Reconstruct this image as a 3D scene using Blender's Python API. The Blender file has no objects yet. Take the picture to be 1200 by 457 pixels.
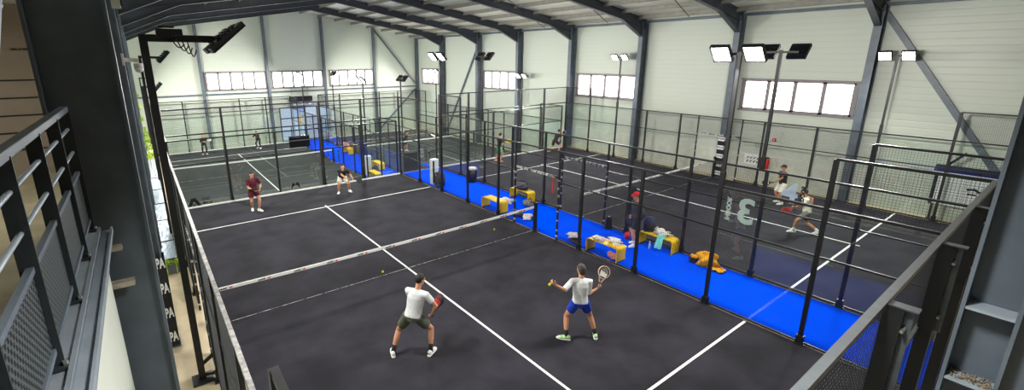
import bpy, bmesh, math, random
from mathutils import Vector, Matrix, Quaternion
V = Vector
random.seed(7)
SC = bpy.context.scene
COL = SC.collection
R = math.radians

# ------------------------------------------------------------------ materials
def lin(c):
    return tuple(((v / 255) / 12.92 if v / 255 <= 0.04045 else ((v / 255 + 0.055) / 1.055) ** 2.4) for v in c) + (1,)

def mat(name, rgb, rough=0.6, metal=0.0, var=0.0, scale=8.0, bump=0.0, spec=0.5, rgb2=None, detail=4):
    m = bpy.data.materials.new(name)
    m.use_nodes = True
    nt = m.node_tree
    b = nt.nodes['Principled BSDF']
    b.inputs['Roughness'].default_value = rough
    b.inputs['Metallic'].default_value = metal
    b.inputs['Specular IOR Level'].default_value = spec
    b.inputs['Base Color'].default_value = lin(rgb)
    tc = nt.nodes.new('ShaderNodeTexCoord')
    n = nt.nodes.new('ShaderNodeTexNoise')
    n.inputs['Scale'].default_value = scale
    n.inputs['Detail'].default_value = detail
    nt.links.new(tc.outputs['Object'], n.inputs['Vector'])
    if var or rgb2:
        r = nt.nodes.new('ShaderNodeValToRGB')
        a = lin(rgb)
        c = lin(rgb2) if rgb2 else tuple(min(1, x * (1 + var)) for x in a[:3]) + (1,)
        a = a if rgb2 else tuple(x * (1 - var) for x in a[:3]) + (1,)
        r.color_ramp.elements[0].position = 0.35
        r.color_ramp.elements[1].position = 0.65
        r.color_ramp.elements[0].color = a
        r.color_ramp.elements[1].color = c
        nt.links.new(n.outputs['Fac'], r.inputs['Fac'])
        nt.links.new(r.outputs['Color'], b.inputs['Base Color'])
    if bump:
        bp = nt.nodes.new('ShaderNodeBump')
        bp.inputs['Strength'].default_value = bump
        bp.inputs['Distance'].default_value = 0.02
        nt.links.new(n.outputs['Fac'], bp.inputs['Height'])
        nt.links.new(bp.outputs['Normal'], b.inputs['Normal'])
    return m

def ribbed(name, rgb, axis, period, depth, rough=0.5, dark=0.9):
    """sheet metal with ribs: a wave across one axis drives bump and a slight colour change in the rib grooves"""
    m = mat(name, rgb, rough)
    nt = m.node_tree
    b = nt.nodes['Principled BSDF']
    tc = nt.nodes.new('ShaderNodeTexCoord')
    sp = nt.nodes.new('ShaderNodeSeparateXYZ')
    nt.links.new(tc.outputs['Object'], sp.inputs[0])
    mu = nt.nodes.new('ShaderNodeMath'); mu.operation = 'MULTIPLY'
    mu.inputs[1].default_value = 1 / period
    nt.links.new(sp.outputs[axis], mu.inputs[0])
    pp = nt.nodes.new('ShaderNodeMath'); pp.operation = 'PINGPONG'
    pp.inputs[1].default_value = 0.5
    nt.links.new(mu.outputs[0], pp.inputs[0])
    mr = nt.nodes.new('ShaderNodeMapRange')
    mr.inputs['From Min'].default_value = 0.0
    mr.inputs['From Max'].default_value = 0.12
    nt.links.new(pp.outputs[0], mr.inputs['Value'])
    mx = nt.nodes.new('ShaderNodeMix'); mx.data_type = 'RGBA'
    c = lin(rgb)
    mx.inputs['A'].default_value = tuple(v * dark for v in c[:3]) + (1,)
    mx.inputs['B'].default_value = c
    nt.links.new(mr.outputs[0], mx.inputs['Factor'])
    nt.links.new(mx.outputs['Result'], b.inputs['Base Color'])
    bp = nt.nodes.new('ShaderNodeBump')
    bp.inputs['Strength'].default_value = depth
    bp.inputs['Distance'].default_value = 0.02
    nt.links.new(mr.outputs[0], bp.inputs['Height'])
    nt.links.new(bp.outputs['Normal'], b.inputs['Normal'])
    return m

def dotted(name, rgb, hole, pitch, radius, axes=(0, 1), rough=0.45, metal=0.0, skew=0.5):
    """sheet with rows of round perforations"""
    m = mat(name, rgb, rough, metal)
    nt = m.node_tree
    b = nt.nodes['Principled BSDF']
    tc = nt.nodes.new('ShaderNodeTexCoord')
    sp = nt.nodes.new('ShaderNodeSeparateXYZ')
    nt.links.new(tc.outputs['Object'], sp.inputs[0])
    outs = []
    for a in axes:
        mu = nt.nodes.new('ShaderNodeMath'); mu.operation = 'MULTIPLY'; mu.inputs[1].default_value = 2 * math.pi / pitch
        nt.links.new(sp.outputs[a], mu.inputs[0])
        s = nt.nodes.new('ShaderNodeMath'); s.operation = 'SINE'
        nt.links.new(mu.outputs[0], s.inputs[0])
        outs.append(s)
    pr = nt.nodes.new('ShaderNodeMath'); pr.operation = 'MULTIPLY'
    nt.links.new(outs[0].outputs[0], pr.inputs[0]); nt.links.new(outs[1].outputs[0], pr.inputs[1])
    gt = nt.nodes.new('ShaderNodeMath'); gt.operation = 'GREATER_THAN'; gt.inputs[1].default_value = radius
    nt.links.new(pr.outputs[0], gt.inputs[0])
    mx = nt.nodes.new('ShaderNodeMix'); mx.data_type = 'RGBA'
    mx.inputs['A'].default_value = lin(rgb); mx.inputs['B'].default_value = lin(hole)
    nt.links.new(gt.outputs[0], mx.inputs['Factor'])
    nt.links.new(mx.outputs['Result'], b.inputs['Base Color'])
    return m

def emit(name, rgb, strength):
    m = bpy.data.materials.new(name); m.use_nodes = True
    nt = m.node_tree; nt.nodes.clear()
    o = nt.nodes.new('ShaderNodeOutputMaterial'); e = nt.nodes.new('ShaderNodeEmission')
    e.inputs['Color'].default_value = lin(rgb); e.inputs['Strength'].default_value = strength
    nt.links.new(e.outputs[0], o.inputs[0])
    return m

def glass_mat(name, tint, ior=1.45):
    m = bpy.data.materials.new(name); m.use_nodes = True
    nt = m.node_tree; nt.nodes.clear()
    o = nt.nodes.new('ShaderNodeOutputMaterial')
    t = nt.nodes.new('ShaderNodeBsdfTransparent'); t.inputs[0].default_value = tint
    g = nt.nodes.new('ShaderNodeBsdfGlossy'); g.inputs['Roughness'].default_value = 0.0
    g.inputs['Color'].default_value = (1, 1, 1, 1)
    geo = nt.nodes.new('ShaderNodeNewGeometry')
    mr = nt.nodes.new('ShaderNodeMapRange')
    mr.inputs['To Min'].default_value = ior; mr.inputs['To Max'].default_value = 1 / ior
    nt.links.new(geo.outputs['Backfacing'], mr.inputs['Value'])
    f = nt.nodes.new('ShaderNodeFresnel')
    nt.links.new(mr.outputs[0], f.inputs['IOR'])
    mx = nt.nodes.new('ShaderNodeMixShader')
    nt.links.new(f.outputs[0], mx.inputs[0]); nt.links.new(t.outputs[0], mx.inputs[1]); nt.links.new(g.outputs[0], mx.inputs[2])
    nt.links.new(mx.outputs[0], o.inputs[0])
    return m

M = dict(
    steel=mat('steel_paint', (88, 98, 109), 0.42, 0.0, 0.12, 3.0, spec=0.5),
    steel_light=mat('steel_light', (150, 162, 172), 0.4, 0.2, 0.1, 5.0),
    steel_backlit=mat('steel_backlit', (54, 59, 69), 0.45, 0.0, 0.12, 3.0),  # darker copy of the steel paint; backlit shade of the rafters put into colour
    rail_black=mat('rail_black', (40, 47, 50), 0.45, var=0.1, scale=6),
    steel_mid=mat('steel_mid', (128, 138, 148), 0.42, 0.1, 0.1, 5.0),
    wall=ribbed('wall_panel', (194, 202, 189), 2, 0.25, 0.25, 0.45, 0.965),
    wall_plain=mat('wall_plain', (222, 228, 216), 0.5, var=0.03, scale=1.5),
    plinth=mat('plinth_concrete', (200, 205, 192), 0.8, var=0.06, scale=3),
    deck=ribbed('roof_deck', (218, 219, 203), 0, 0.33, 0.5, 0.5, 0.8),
    purlin=mat('purlin_zinc', (128, 126, 120), 0.5, 0.3, 0.1, 4),
    turf=mat('black_turf', (32, 31, 37), 0.9, rgb2=(47, 46, 54), scale=1.1, bump=0.25, spec=0.2, detail=12),
    turf_low=mat('black_turf_low', (40, 43, 44), 0.85, rgb2=(50, 54, 54), scale=1.3, bump=0.2, spec=0.25, detail=10),
    line=mat('white_line', (232, 234, 232), 0.7, var=0.06, scale=20),
    blue=mat('blue_carpet', (0, 78, 254), 1.0, var=0.05, scale=14, spec=0.0),
    concrete=mat('beige_concrete', (206, 190, 160), 0.8, var=0.08, scale=2.5),
    black=mat('black_metal', (24, 25, 28), 0.42, 0.0, 0.15, 6),
    blackm=mat('black_matte', (20, 20, 22), 0.8, var=0.2, scale=10),
    wire=mat('mesh_wire', (44, 46, 50), 0.5, 0.3),
    rim=mat('worn_rail', (150, 148, 145), 0.4, 0.4, rgb2=(92, 92, 92), scale=14),
    railgrey=mat('rail_grey', (98, 104, 108), 0.4, 0.5, 0.1, 8),
    band=mat('net_band', (226, 228, 226), 0.7, var=0.03, scale=12),
    netm=mat('net_cord', (26, 27, 30), 0.8),
    white=mat('white_paint', (236, 238, 238), 0.5, var=0.02),
    tape=mat('white_tape', (206, 208, 208), 0.6, rgb2=(60, 60, 64), scale=9),
    glass=glass_mat('court_glass', (0.955, 0.975, 0.965, 1)),
    winframe=mat('window_frame', (128, 122, 124), 0.5, 0.2, 0.05),
    pane=emit('daylit_pane', (255, 250, 246), 6.5),
    lens=emit('lamp_lens', (255, 250, 236), 26.0),
    lens_low=emit('lamp_lens_low', (255, 250, 236), 14.0),
    lens_off=mat('lens_off', (70, 72, 80), 0.2),
    yellow=dotted('yellow_bench', (255, 214, 2), (228, 176, 0), 0.09, 0.35),
    yellowcloth=mat('yellow_cloth', (244, 186, 22), 0.85, rgb2=(216, 142, 12), scale=9, bump=0.6),
    skin=mat('skin', (206, 150, 118), 0.55, var=0.05, scale=14),
    skin2=mat('skin_tan', (188, 132, 100), 0.55, var=0.05, scale=14),
    hair=mat('hair_dark', (20, 16, 15), 0.7, rgb2=(36, 29, 26), scale=40, bump=0.5),
    hairg=mat('hair_grey', (44, 37, 34), 0.7, rgb2=(84, 74, 68), scale=40, bump=0.5),
    hairb=mat('hair_auburn', (150, 88, 50), 0.6, rgb2=(190, 120, 76), scale=40),
    twhite=mat('white_cotton', (224, 226, 228), 0.85, rgb2=(206, 208, 212), scale=9, bump=0.35),
    twhite2=mat('cream_cotton', (222, 222, 208), 0.85, rgb2=(206, 206, 192), scale=9, bump=0.35),
    maroon=mat('maroon_cotton', (92, 16, 40), 0.85, rgb2=(74, 12, 32), scale=9, bump=0.35),
    tblack=mat('black_cotton', (26, 24, 28), 0.85, rgb2=(36, 34, 38), scale=9, bump=0.35),
    tgrey=mat('charcoal_cotton', (54, 54, 60), 0.85, rgb2=(68, 68, 74), scale=9, bump=0.35),
    olive=mat('olive_cotton', (88, 94, 78), 0.85, rgb2=(74, 80, 64), scale=9, bump=0.35),
    royal=mat('royal_cotton', (20, 62, 190), 0.85, rgb2=(14, 48, 160), scale=9, bump=0.35),
    navy=mat('navy_cotton', (24, 28, 48), 0.85, rgb2=(34, 38, 60), scale=9, bump=0.35),
    gshort=mat('grey_cotton', (128, 126, 120), 0.85, rgb2=(104, 102, 98), scale=9, bump=0.35),
    green=mat('green_cotton', (108, 206, 116), 0.85, rgb2=(86, 180, 98), scale=9, bump=0.35),
    brown=mat('brown_cotton', (74, 38, 34), 0.85, rgb2=(54, 28, 26), scale=9, bump=0.35),
    redcap=mat('red_cap', (214, 22, 40), 0.8, var=0.08),
    shoew=mat('shoe_white', (230, 232, 232), 0.6, var=0.05, scale=20),
    shoeg=mat('shoe_green', (150, 214, 120), 0.6, rgb2=(224, 236, 216), scale=14),
    shoeo=mat('shoe_orange', (226, 134, 84), 0.6, var=0.1),
    shoep=mat('shoe_pink', (232, 168, 158), 0.6, var=0.1),
    sole=mat('shoe_sole', (240, 240, 236), 0.6),
    eye=mat('eye_dark', (30, 22, 20), 0.3),
    red=mat('red_plastic', (206, 30, 34), 0.4, var=0.05),
    rred=mat('racket_red', (216, 54, 52), 0.4, rgb2=(180, 40, 40), scale=12),
    rdark=mat('racket_dark', (28, 34, 40), 0.4, var=0.1),
    rbrown=mat('racket_rust', (140, 48, 44), 0.4, var=0.1),
    ryellow=mat('racket_yellow', (236, 204, 30), 0.4, var=0.06),
    rwhite=mat('racket_white', (226, 224, 220), 0.4, var=0.04),
    cream=mat('cream_rim', (228, 198, 176), 0.4),
    ball=mat('tennis_ball', (206, 232, 40), 0.9, var=0.08, scale=60),
    teal=mat('teal_towel', (128, 222, 214), 0.9, var=0.08, scale=9, bump=0.5),
    bagdark=mat('bag_dark', (34, 32, 40), 0.7, rgb2=(60, 58, 70), scale=7, bump=0.5),
    bagnavy=mat('bag_navy', (26, 36, 64), 0.7, rgb2=(44, 62, 96), scale=7, bump=0.4),
    baggrey=mat('bag_grey', (128, 126, 124), 0.8, rgb2=(44, 44, 48), scale=10, bump=0.5),
    towel=mat('white_towel', (232, 230, 226), 0.9, rgb2=(206, 198, 194), scale=7, bump=0.6),
    pinkbag=mat('pink_cloth', (226, 150, 150), 0.8, var=0.1),
    bottle=mat('bottle_plastic', (168, 196, 220), 0.15, var=0.05),
    foil=mat('foil_sheet', (206, 220, 234), 0.3, 0.5, rgb2=(186, 204, 220), scale=5, bump=0.5, detail=6),
    plant=mat('lime_leaf', (186, 216, 30), 0.6, rgb2=(120, 168, 20), scale=9),
    board=mat('room_board', (138, 126, 108), 0.7, var=0.06, scale=3),
    carpet=mat('room_carpet', (150, 142, 112), 0.9, rgb2=(126, 118, 92), scale=2),
    perf=dotted('perforated_sheet', (84, 92, 94), (18, 20, 22), 0.05, 0.06, (1, 2), 0.45, 0.4),
    doorw=emit('daylit_door', (206, 226, 250), 0.85),
    doorblue=mat('door_film', (168, 196, 230), 0.3, var=0.05),
    yellowplate=mat('yellow_plate', (236, 196, 90), 0.5),
    sticker=mat('sticker_white', (206, 226, 226), 0.6),
    stickerb=mat('sticker_black', (16, 16, 18), 0.6),
    wood=mat('raw_timber', (178, 168, 152), 0.7, var=0.15, scale=12),
    debris=mat('dust_debris', (150, 128, 92), 0.9, rgb2=(84, 74, 58), scale=30),
    greyseat=mat('screen_black', (14, 14, 17), 0.22),
    chrome=mat('bolt_steel', (190, 190, 186), 0.3, 0.8),
)

# ------------------------------------------------------------------ mesh builder
class MB:
    def __init__(s):
        s.v = []; s.f = []; s.m = []; s.cur = 0
    def mesh(s, name, mats, smooth=False):
        me = bpy.data.meshes.new(name)
        me.from_pydata([tuple(p) for p in s.v], [], s.f)
        if not isinstance(mats, (list, tuple)): mats = [mats]
        for m in mats: me.materials.append(m)
        me.polygons.foreach_set('material_index', s.m)
        if smooth: me.polygons.foreach_set('use_smooth', [True] * len(me.polygons))
        me.update()
        return me
    def add(s, vs, fs):
        o = len(s.v)
        s.v += [V(p) for p in vs]
        s.f += [tuple(i + o for i in f) for f in fs]
        s.m += [s.cur] * len(fs)
        return s
    def box(s, c, d, rot=None):
        c = V(c); h = V(d) / 2
        P = [V((x * h.x, y * h.y, z * h.z)) for x in (-1, 1) for y in (-1, 1) for z in (-1, 1)]
        if rot is not None: P = [rot @ p for p in P]
        return s.add([c + p for p in P], [(0, 1, 3, 2), (4, 6, 7, 5), (0, 4, 5, 1), (2, 3, 7, 6), (0, 2, 6, 4), (1, 5, 7, 3)])
    def span(s, a, b):
        a, b = V(a), V(b)
        return s.box((a + b) / 2, (abs(b.x - a.x), abs(b.y - a.y), abs(b.z - a.z)))
    def bar(s, a, b, w, h, up=(0, 0, 1)):
        a, b = V(a), V(b); t = (b - a).normalized(); u = V(up)
        if abs(t.dot(u)) > 0.98: u = V((0, 1, 0))
        x = t.cross(u).normalized(); y = x.cross(t)
        P = [p + x * sx * w / 2 + y * sy * h / 2 for p in (a, b) for sx, sy in ((-1, -1), (1, -1), (1, 1), (-1, 1))]
        return s.add(P, [(3, 2, 1, 0), (4, 5, 6, 7), (0, 1, 5, 4), (1, 2, 6, 5), (2, 3, 7, 6), (3, 0, 4, 7)])
    def wire(s, a, b, w):
        a, b = V(a), V(b); t = (b - a).normalized(); u = V((0, 0, 1)) if abs(t.z) < 0.9 else V((0, 1, 0))
        x = t.cross(u).normalized(); y = x.cross(t)
        P = [p + d * w / 2 for p in (a, b) for d in (x, y, -x, -y)]
        return s.add(P, [(0, 1, 5, 4), (1, 2, 6, 5), (2, 3, 7, 6), (3, 0, 4, 7)])
    def loft(s, pts, rad, n=12, up=(0, 1, 0), cap=True):
        """rings along a polyline; rad entries are r or (rx, ry); ry lies along 'up'"""
        pts = [V(p) for p in pts]; o = len(s.v); k = len(pts)
        for i, p in enumerate(pts):
            t = (pts[min(i + 1, k - 1)] - pts[max(i - 1, 0)]).normalized()
            u = V(up)
            if abs(t.dot(u)) > 0.97: u = V((0, 0, 1)) if abs(t.z) < 0.9 else V((1, 0, 0))
            x = t.cross(u).normalized(); y = x.cross(t).normalized()
            r = rad[i]; rx, ry = r if isinstance(r, (tuple, list)) else (r, r)
            for j in range(n):
                a = 2 * math.pi * j / n
                s.v.append(p + x * math.cos(a) * rx + y * math.sin(a) * ry)
        for i in range(k - 1):
            for j in range(n):
                a = o + i * n + j; b = o + i * n + (j + 1) % n
                s.f.append((a, b, b + n, a + n)); s.m.append(s.cur)
        if cap:
            s.f.append(tuple(o + j for j in reversed(range(n)))); s.m.append(s.cur)
            s.f.append(tuple(o + (k - 1) * n + j for j in range(n))); s.m.append(s.cur)
        return s
    def tube(s, a, b, r, n=10):
        return s.loft([a, b], [r, r], n)
    def ell(s, c, r, n=14, k=9, rot=None, lo=-1.0, hi=1.0):
        """ellipsoid, optionally only the band of heights lo..hi"""
        c = V(c); r = V(r); o = len(s.v)
        a0, a1 = math.asin(max(-1, lo)), math.asin(min(1, hi))
        for i in range(k + 1):
            t = a0 + (a1 - a0) * i / k; t = max(-1.55, min(1.55, t))
            for j in range(n):
                a = 2 * math.pi * j / n
                p = V((math.cos(t) * math.cos(a) * r.x, math.cos(t) * math.sin(a) * r.y, math.sin(t) * r.z))
                if rot is not None: p = rot @ p
                s.v.append(c + p)
        for i in range(k):
            for j in range(n):
                a = o + i * n + j; b = o + i * n + (j + 1) % n
                s.f.append((a, b, b + n, a + n)); s.m.append(s.cur)
        s.f.append(tuple(o + j for j in reversed(range(n)))); s.m.append(s.cur)
        s.f.append(tuple(o + k * n + j for j in range(n))); s.m.append(s.cur)
        return s
    def prism(s, poly, z0, z1, T=None):
        """extrude a 2D polygon; T maps (x, y, z) to the place"""
        T = T or (lambda x, y, z: V((x, y, z)))
        n = len(poly)
        P = [T(x, y, z0) for x, y in poly] + [T(x, y, z1) for x, y in poly]
        return s.add(P, [tuple(reversed(range(n))), tuple(range(n, 2 * n))] + [(i, (i + 1) % n, n + (i + 1) % n, n + i) for i in range(n)])

def link(name, me, parent=None, loc=None, rot=None, kind=None):
    o = bpy.data.objects.new(name, me)
    COL.objects.link(o)
    if parent is not None: o.parent = parent
    if loc is not None: o.location = loc
    if rot is not None: o.rotation_euler = rot
    if kind: o['kind'] = kind
    return o

def obj(name, mb, mats, parent=None, smooth=False, loc=None, rot=None, kind=None, bevel=0):
    o = link(name, mb.mesh(name, mats, smooth), parent, loc, rot, kind)
    if bevel:
        b = o.modifiers.new('bevel', 'BEVEL'); b.width = bevel; b.segments = 2; b.limit_method = 'ANGLE'
    return o

def tag(o, label, cat, group=None):
    o['label'] = label; o['category'] = cat
    if group: o['group'] = group
    return o

def thing(name, label, cat, loc=(0, 0, 0), rz=0, group=None):
    o = bpy.data.objects.new(name, None); COL.objects.link(o)
    o.location = loc; o.rotation_euler = (0, 0, rz); o.empty_display_size = 0.1
    return tag(o, label, cat, group)

def copy_tree(o, parent=None):
    c = o.copy(); COL.objects.link(c)
    if parent is not None: c.parent = parent
    for ch in list(o.children): copy_tree(ch, c)
    return c

def text_mesh(body, size, ext=0.002, align='CENTER', bold=0.0):
    cu = bpy.data.curves.new('t', 'FONT'); cu.body = body; cu.size = size; cu.extrude = ext
    cu.align_x = align; cu.align_y = 'CENTER'; cu.offset = bold; cu.resolution_u = 3
    t = bpy.data.objects.new('t', cu); COL.objects.link(t)
    dg = bpy.context.evaluated_depsgraph_get()
    me = bpy.data.meshes.new_from_object(t.evaluated_get(dg))
    bpy.data.objects.remove(t); bpy.data.curves.remove(cu)
    return me

def text(name, body, size, m, parent, loc, rot, **k):
    me = text_mesh(body, size, **k); me.materials.clear(); me.materials.append(m)
    return link(name, me, parent, loc, rot)

# ------------------------------------------------------------------ camera
cam = bpy.data.cameras.new('camera')
camo = bpy.data.objects.new('camera', cam); COL.objects.link(camo)
CP = V((-0.5785, -0.6759, 5.8894)); ya, pi_, ro = 0.6226, 0.2540, -0.0043
f = V((math.sin(ya) * math.cos(pi_), math.cos(ya) * math.cos(pi_), -math.sin(pi_)))
r = V((math.cos(ya), -math.sin(ya), 0)); u = r.cross(f)
r2 = r * math.cos(ro) + u * math.sin(ro); u2 = u * math.cos(ro) - r * math.sin(ro)
camo.matrix_world = Matrix(((r2.x, u2.x, -f.x, CP.x), (r2.y, u2.y, -f.y, CP.y), (r2.z, u2.z, -f.z, CP.z), (0, 0, 0, 1)))
cam.sensor_fit = 'HORIZONTAL'; cam.sensor_width = 36.0
cam.lens = 527.49 / 1200 * 36
cam.shift_x = (600 - 546.97) / 1200
cam.shift_y = (205.016 - 228.5) / 1200
cam.clip_start = 0.05; cam.clip_end = 200
SC.camera = camo

# ------------------------------------------------------------------ building shell
XL, XR, YN, YF, LOW = -1.30, 23.10, -3.2, 40.85, -1.25
HW = (XR - XL) / 2
XM = (XL + XR) / 2
EAVE, SLOPE = 7.96, 0.165
def roofz(x): return EAVE + SLOPE * (HW - abs(x - XM))

obj('floor', MB().span((XL, YN, -0.3), (XR, 20.15, -0.012)), M['concrete'], kind='structure')
obj('floor_lower', MB().span((-0.1, 20.15, LOW - 0.3), (XR, YF, LOW - 0.012)), M['concrete'], kind='structure')
obj('floor_ledge', MB().span((XL, 20.15, LOW - 0.3), (-0.16, YF, -0.012)), M['concrete'], kind='structure')
obj('floor_walkway', MB().span((10.06, -1.2, -0.012), (12.39, 20.15, 0.004)), M['blue'], kind='structure')
obj('floor_walkway_low', MB().span((10.06, 20.16, LOW - 0.012), (12.39, YF - 0.2, LOW + 0.004)), M['blue'], kind='structure')

# walls with window openings; windows are (start, end, low, high) along the wall
WZ0, WZ1 = 3.45, 4.86
RW = [(5.15, 9.42), (15.3, 19.68), (25.63, 29.7), (35.98, 39.9)]
GW = [(3.885, 8.34), (8.83, 13.19), (13.86, 18.12)]
def banded(cuts, a, b, box):
    e = [a]
    for c in cuts: e += list(c)
    e.append(b)
    for i in range(0, len(e), 2): box(e[i], e[i + 1], WZ0, WZ1)
m_ = MB()
m_.span((XR, YN, LOW), (XR + 0.2, YF, WZ0)); m_.span((XR, YN, WZ1), (XR + 0.2, YF, 8.2))
banded(RW, YN, YF, lambda a, b, z0, z1: m_.span((XR, a, z0), (XR + 0.2, b, z1)))
obj('wall_right', m_, M['wall'], kind='structure')
m_ = MB()
m_.span((XL, YF, LOW), (XR, YF + 0.2, WZ0)); banded(GW, XL, XR, lambda a, b, z0, z1: m_.span((a, YF, z0), (b, YF + 0.2, z1)))
m_.prism([(XL, WZ1), (XR, WZ1), (XR, roofz(XR)), (XM, roofz(XM)), (XL, roofz(XL))], YF, YF + 0.2, lambda x, y, z: V((x, z, y)))
obj('wall_far', m_, M['wall'], kind='structure')
m_ = MB(); m_.span((XL - 0.2, YN, LOW), (XL, YF, 4.1)); m_.span((XL - 0.2, 8.1, 4.1), (XL, YF, 8.2)); m_.span((XL - 0.2, YN, 7.0), (XL, 8.1, 8.2))
obj('wall_left', m_, M['wall_plain'], kind='structure')
obj('wall_near', MB().span((XL - 4.5, YN - 0.2, LOW), (XR, YN, 10.2)), M['board'], kind='structure')
m_ = MB()
for a, b in ((XL, XM), (XM, XR)):
    for t in (0,):
        P = [(a, YN, roofz(a)), (b, YN, roofz(b)), (b, YF, roofz(b)), (a, YF, roofz(a))]
        Q = [(x, y, z + 0.12) for x, y, z in P]
        m_.add(P + Q, [(0, 1, 2, 3), (7, 6, 5, 4), (0, 4, 5, 1), (1, 5, 6, 2), (2, 6, 7, 3), (3, 7, 4, 0)])
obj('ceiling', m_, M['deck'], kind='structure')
obj('baseboard_right', MB().span((XR - 0.03, YN, -0.3), (XR, 20.1, 1.36)), M['plinth'], kind='structure')
obj('trim_1', MB().span((XL, YF - 0.1, 3.08), (XR, YF, 3.2)), M['steel'], kind='structure')          # gable girt under the windows
obj('trim_2', MB().span((XR - 0.22, YN, EAVE - 0.22), (XR, YF, EAVE - 0.1)), M['steel'], kind='structure')  # eave beam
wn = 0
def window(along, a, b, n):
    """strip window: frame, mullions and panes; along 'y' on the right wall or 'x' on the gable"""
    global wn; wn += 1
    T = (lambda s, d, z: V((XR + d, s, z))) if along == 'y' else (lambda s, d, z: V((s, YF + d, z)))
    root = bpy.data.objects.new('window_%d' % wn, None); COL.objects.link(root); root['kind'] = 'structure'
    fm = MB()
    def bx(s0, s1, d0, d1, z0, z1, mb): mb.span(T(s0, d0, z0), T(s1, d1, z1))
    bx(a, b, -0.05, 0.12, WZ1 - 0.09, WZ1, fm); bx(a, b, -0.05, 0.12, WZ0, WZ0 + 0.1, fm)
    bx(a - 0.12, b + 0.12, -0.09, 0.0, WZ1 - 0.02, WZ1 + 0.06, fm); bx(a - 0.12, b + 0.12, -0.09, 0.0, WZ0 - 0.06, WZ0 + 0.02, fm)
    for i in range(n + 1):
        c = a + (b - a) * i / n; w = 0.07 if 0 < i < n else 0.09
        bx(c - w, c + w, -0.05, 0.12, WZ0, WZ1, fm)
    obj('window_frame', fm, M['winframe'], root, kind='structure')
    for i in range(n):
        s0 = a + (b - a) * i / n + 0.06; s1 = a + (b - a) * (i + 1) / n - 0.06
        p = MB(); bx(s0, s1, 0.05, 0.08, WZ0 + 0.08, WZ1 - 0.07, p)
        obj('pane', p, M['pane'], root, kind='structure')
for a, b in RW: window('y', a, b, 4)
for a, b in GW: window('x', a, b, 5)

# ------------------------------------------------------------------ steelwork
def ibeam(mb, a, b, depth, width, up, tf=0.025, tw=0.016):
    """I section from a to b, its depth along up"""
    a, b = V(a), V(b); u_ = V(up).normalized()
    mb.bar(a + u_ * (depth / 2 - tf / 2), b + u_ * (depth / 2 - tf / 2), width, tf, up)
    mb.bar(a - u_ * (depth / 2 - tf / 2), b - u_ * (depth / 2 - tf / 2), width, tf, up)
    mb.bar(a, b, tw, depth - 2 * tf, up)
FW = 0.26
frame_where = ['at the end by the raised gallery', 'carried by the huge column beside the gallery railing', 'third from the gallery end', 'fourth from the gallery end',
               'fifth from the gallery end, over the step down', 'fourth before the end wall', 'third before the end wall', 'second before the end wall']
frame_y = [-0.52, 4.78, 9.83, 14.9, 20.02, 25.12, 30.1, 35.72]
for fy, w in zip(frame_y, frame_where):
    t = thing('portal_frame', 'dark steel roof frame spanning the hall, ' + w, 'steel frame', (XM, fy, 0 if fy < 20 else LOW))
    base = (0 if fy < 20 else LOW)
    dz = -base
    for sx in (-1, 1):
        zb = base if sx > 0 else 0.0
        if fy > 20 and sx < 0: zb = -0.0
        c = MB(); xc = (HW - 0.31) * sx
        ibeam(c, (xc, 0, zb + dz), (xc, 0, 7.75 + dz), 0.58 if sx < 0 else 0.5, FW, (1, 0, 0))
        for z in (6.95,): c.box((xc, 0, z + dz), (0.48, FW, 0.03))
        c.box((xc, 0, zb + dz + 0.015), (0.7, 0.34, 0.03))
        col_o = obj('column', c, M['steel'], t)
        if fy == 4.78 and sx < 0:
            for cb, cs in (((xc - 0.02, -0.19, 3.75 + dz), (0.24, 0.1, 0.05)), ((xc + 0.0, -0.17, 4.12 + dz), (0.11, 0.09, 0.04))):
                d = MB(); d.box(cb, cs); obj('cleat', d, M['wood'], t)
        # rafter and haunch
        xi = HW * sx
        z0 = EAVE - 0.27; zr = roofz(XM) - 0.27
        rf = MB(); n_ = V((sx * SLOPE, 0, 1)).normalized()
        ibeam(rf, (xi * 0.985, 0, z0 + dz), (0, 0, zr + dz), 0.46, FW * 0.85, n_)
        obj('rafter', rf, M['steel_backlit'], t)
        h = MB(); x1 = xi - sx * 0.52; x2 = xi - sx * 2.5
        h.prism([(xi - sx * 0.1, z0 - 0.0), (x1, 7.0), (x2, roofz(XM + x2) - 0.50), (x2, roofz(XM + x2) - 0.3)], -0.01, 0.01, lambda x, y, z: V((x, z, y + dz)))
        h.bar((x1, 0, 7.0 + dz), (x2, 0, roofz(XM + x2) - 0.5 + dz), FW * 0.85, 0.025, (0.4 * sx, 0, 1))
        obj('haunch', h, M['steel_backlit'], t)
# gable posts and the near post
for i, x in enumerate((3.6, 8.5, 13.35, 18.25)):
    w = ['by the lamp mast', 'between the first two window strips', 'between the last two window strips', 'behind the upper diagonal brace'][i]
    t = thing('gable_post', 'slim dark steel post on the end wall ' + w, 'steel post', (x, YF - 0.13, LOW))
    c = MB(); ibeam(c, (0, 0, 0), (0, 0, roofz(x) - LOW - 0.02), 0.24, 0.2, (0, 1, 0)); obj('shaft', c, M['steel'], t)
t = thing('corner_post', 'dark steel post in the corner of end wall and long wall', 'steel post', (22.9, YF - 0.13, LOW))
c = MB(); ibeam(c, (0, 0, 0), (0, 0, 9.1), 0.24, 0.24, (0, 1, 0)); obj('shaft', c, M['steel'], t)
t = thing('gallery_post', 'big steel column with welded stiffener plates behind the court back fence', 'steel column', (3.6, -0.545, 0))
c = MB()
c.box((0.16, 0.118, 3.7), (0.34, 0.02, 7.4)); c.box((0.16, -0.118, 3.7), (0.34, 0.02, 7.4)); c.box((0.16, 0, 3.7), (0.016, 0.216, 7.4))
obj('shaft', c, M['steel'], t)
b = MB(); b.box((0.36, -0.2, 3.7), (0.5, 0.15, 7.4)); obj('end_plate', b, M['steel'], t)
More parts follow.
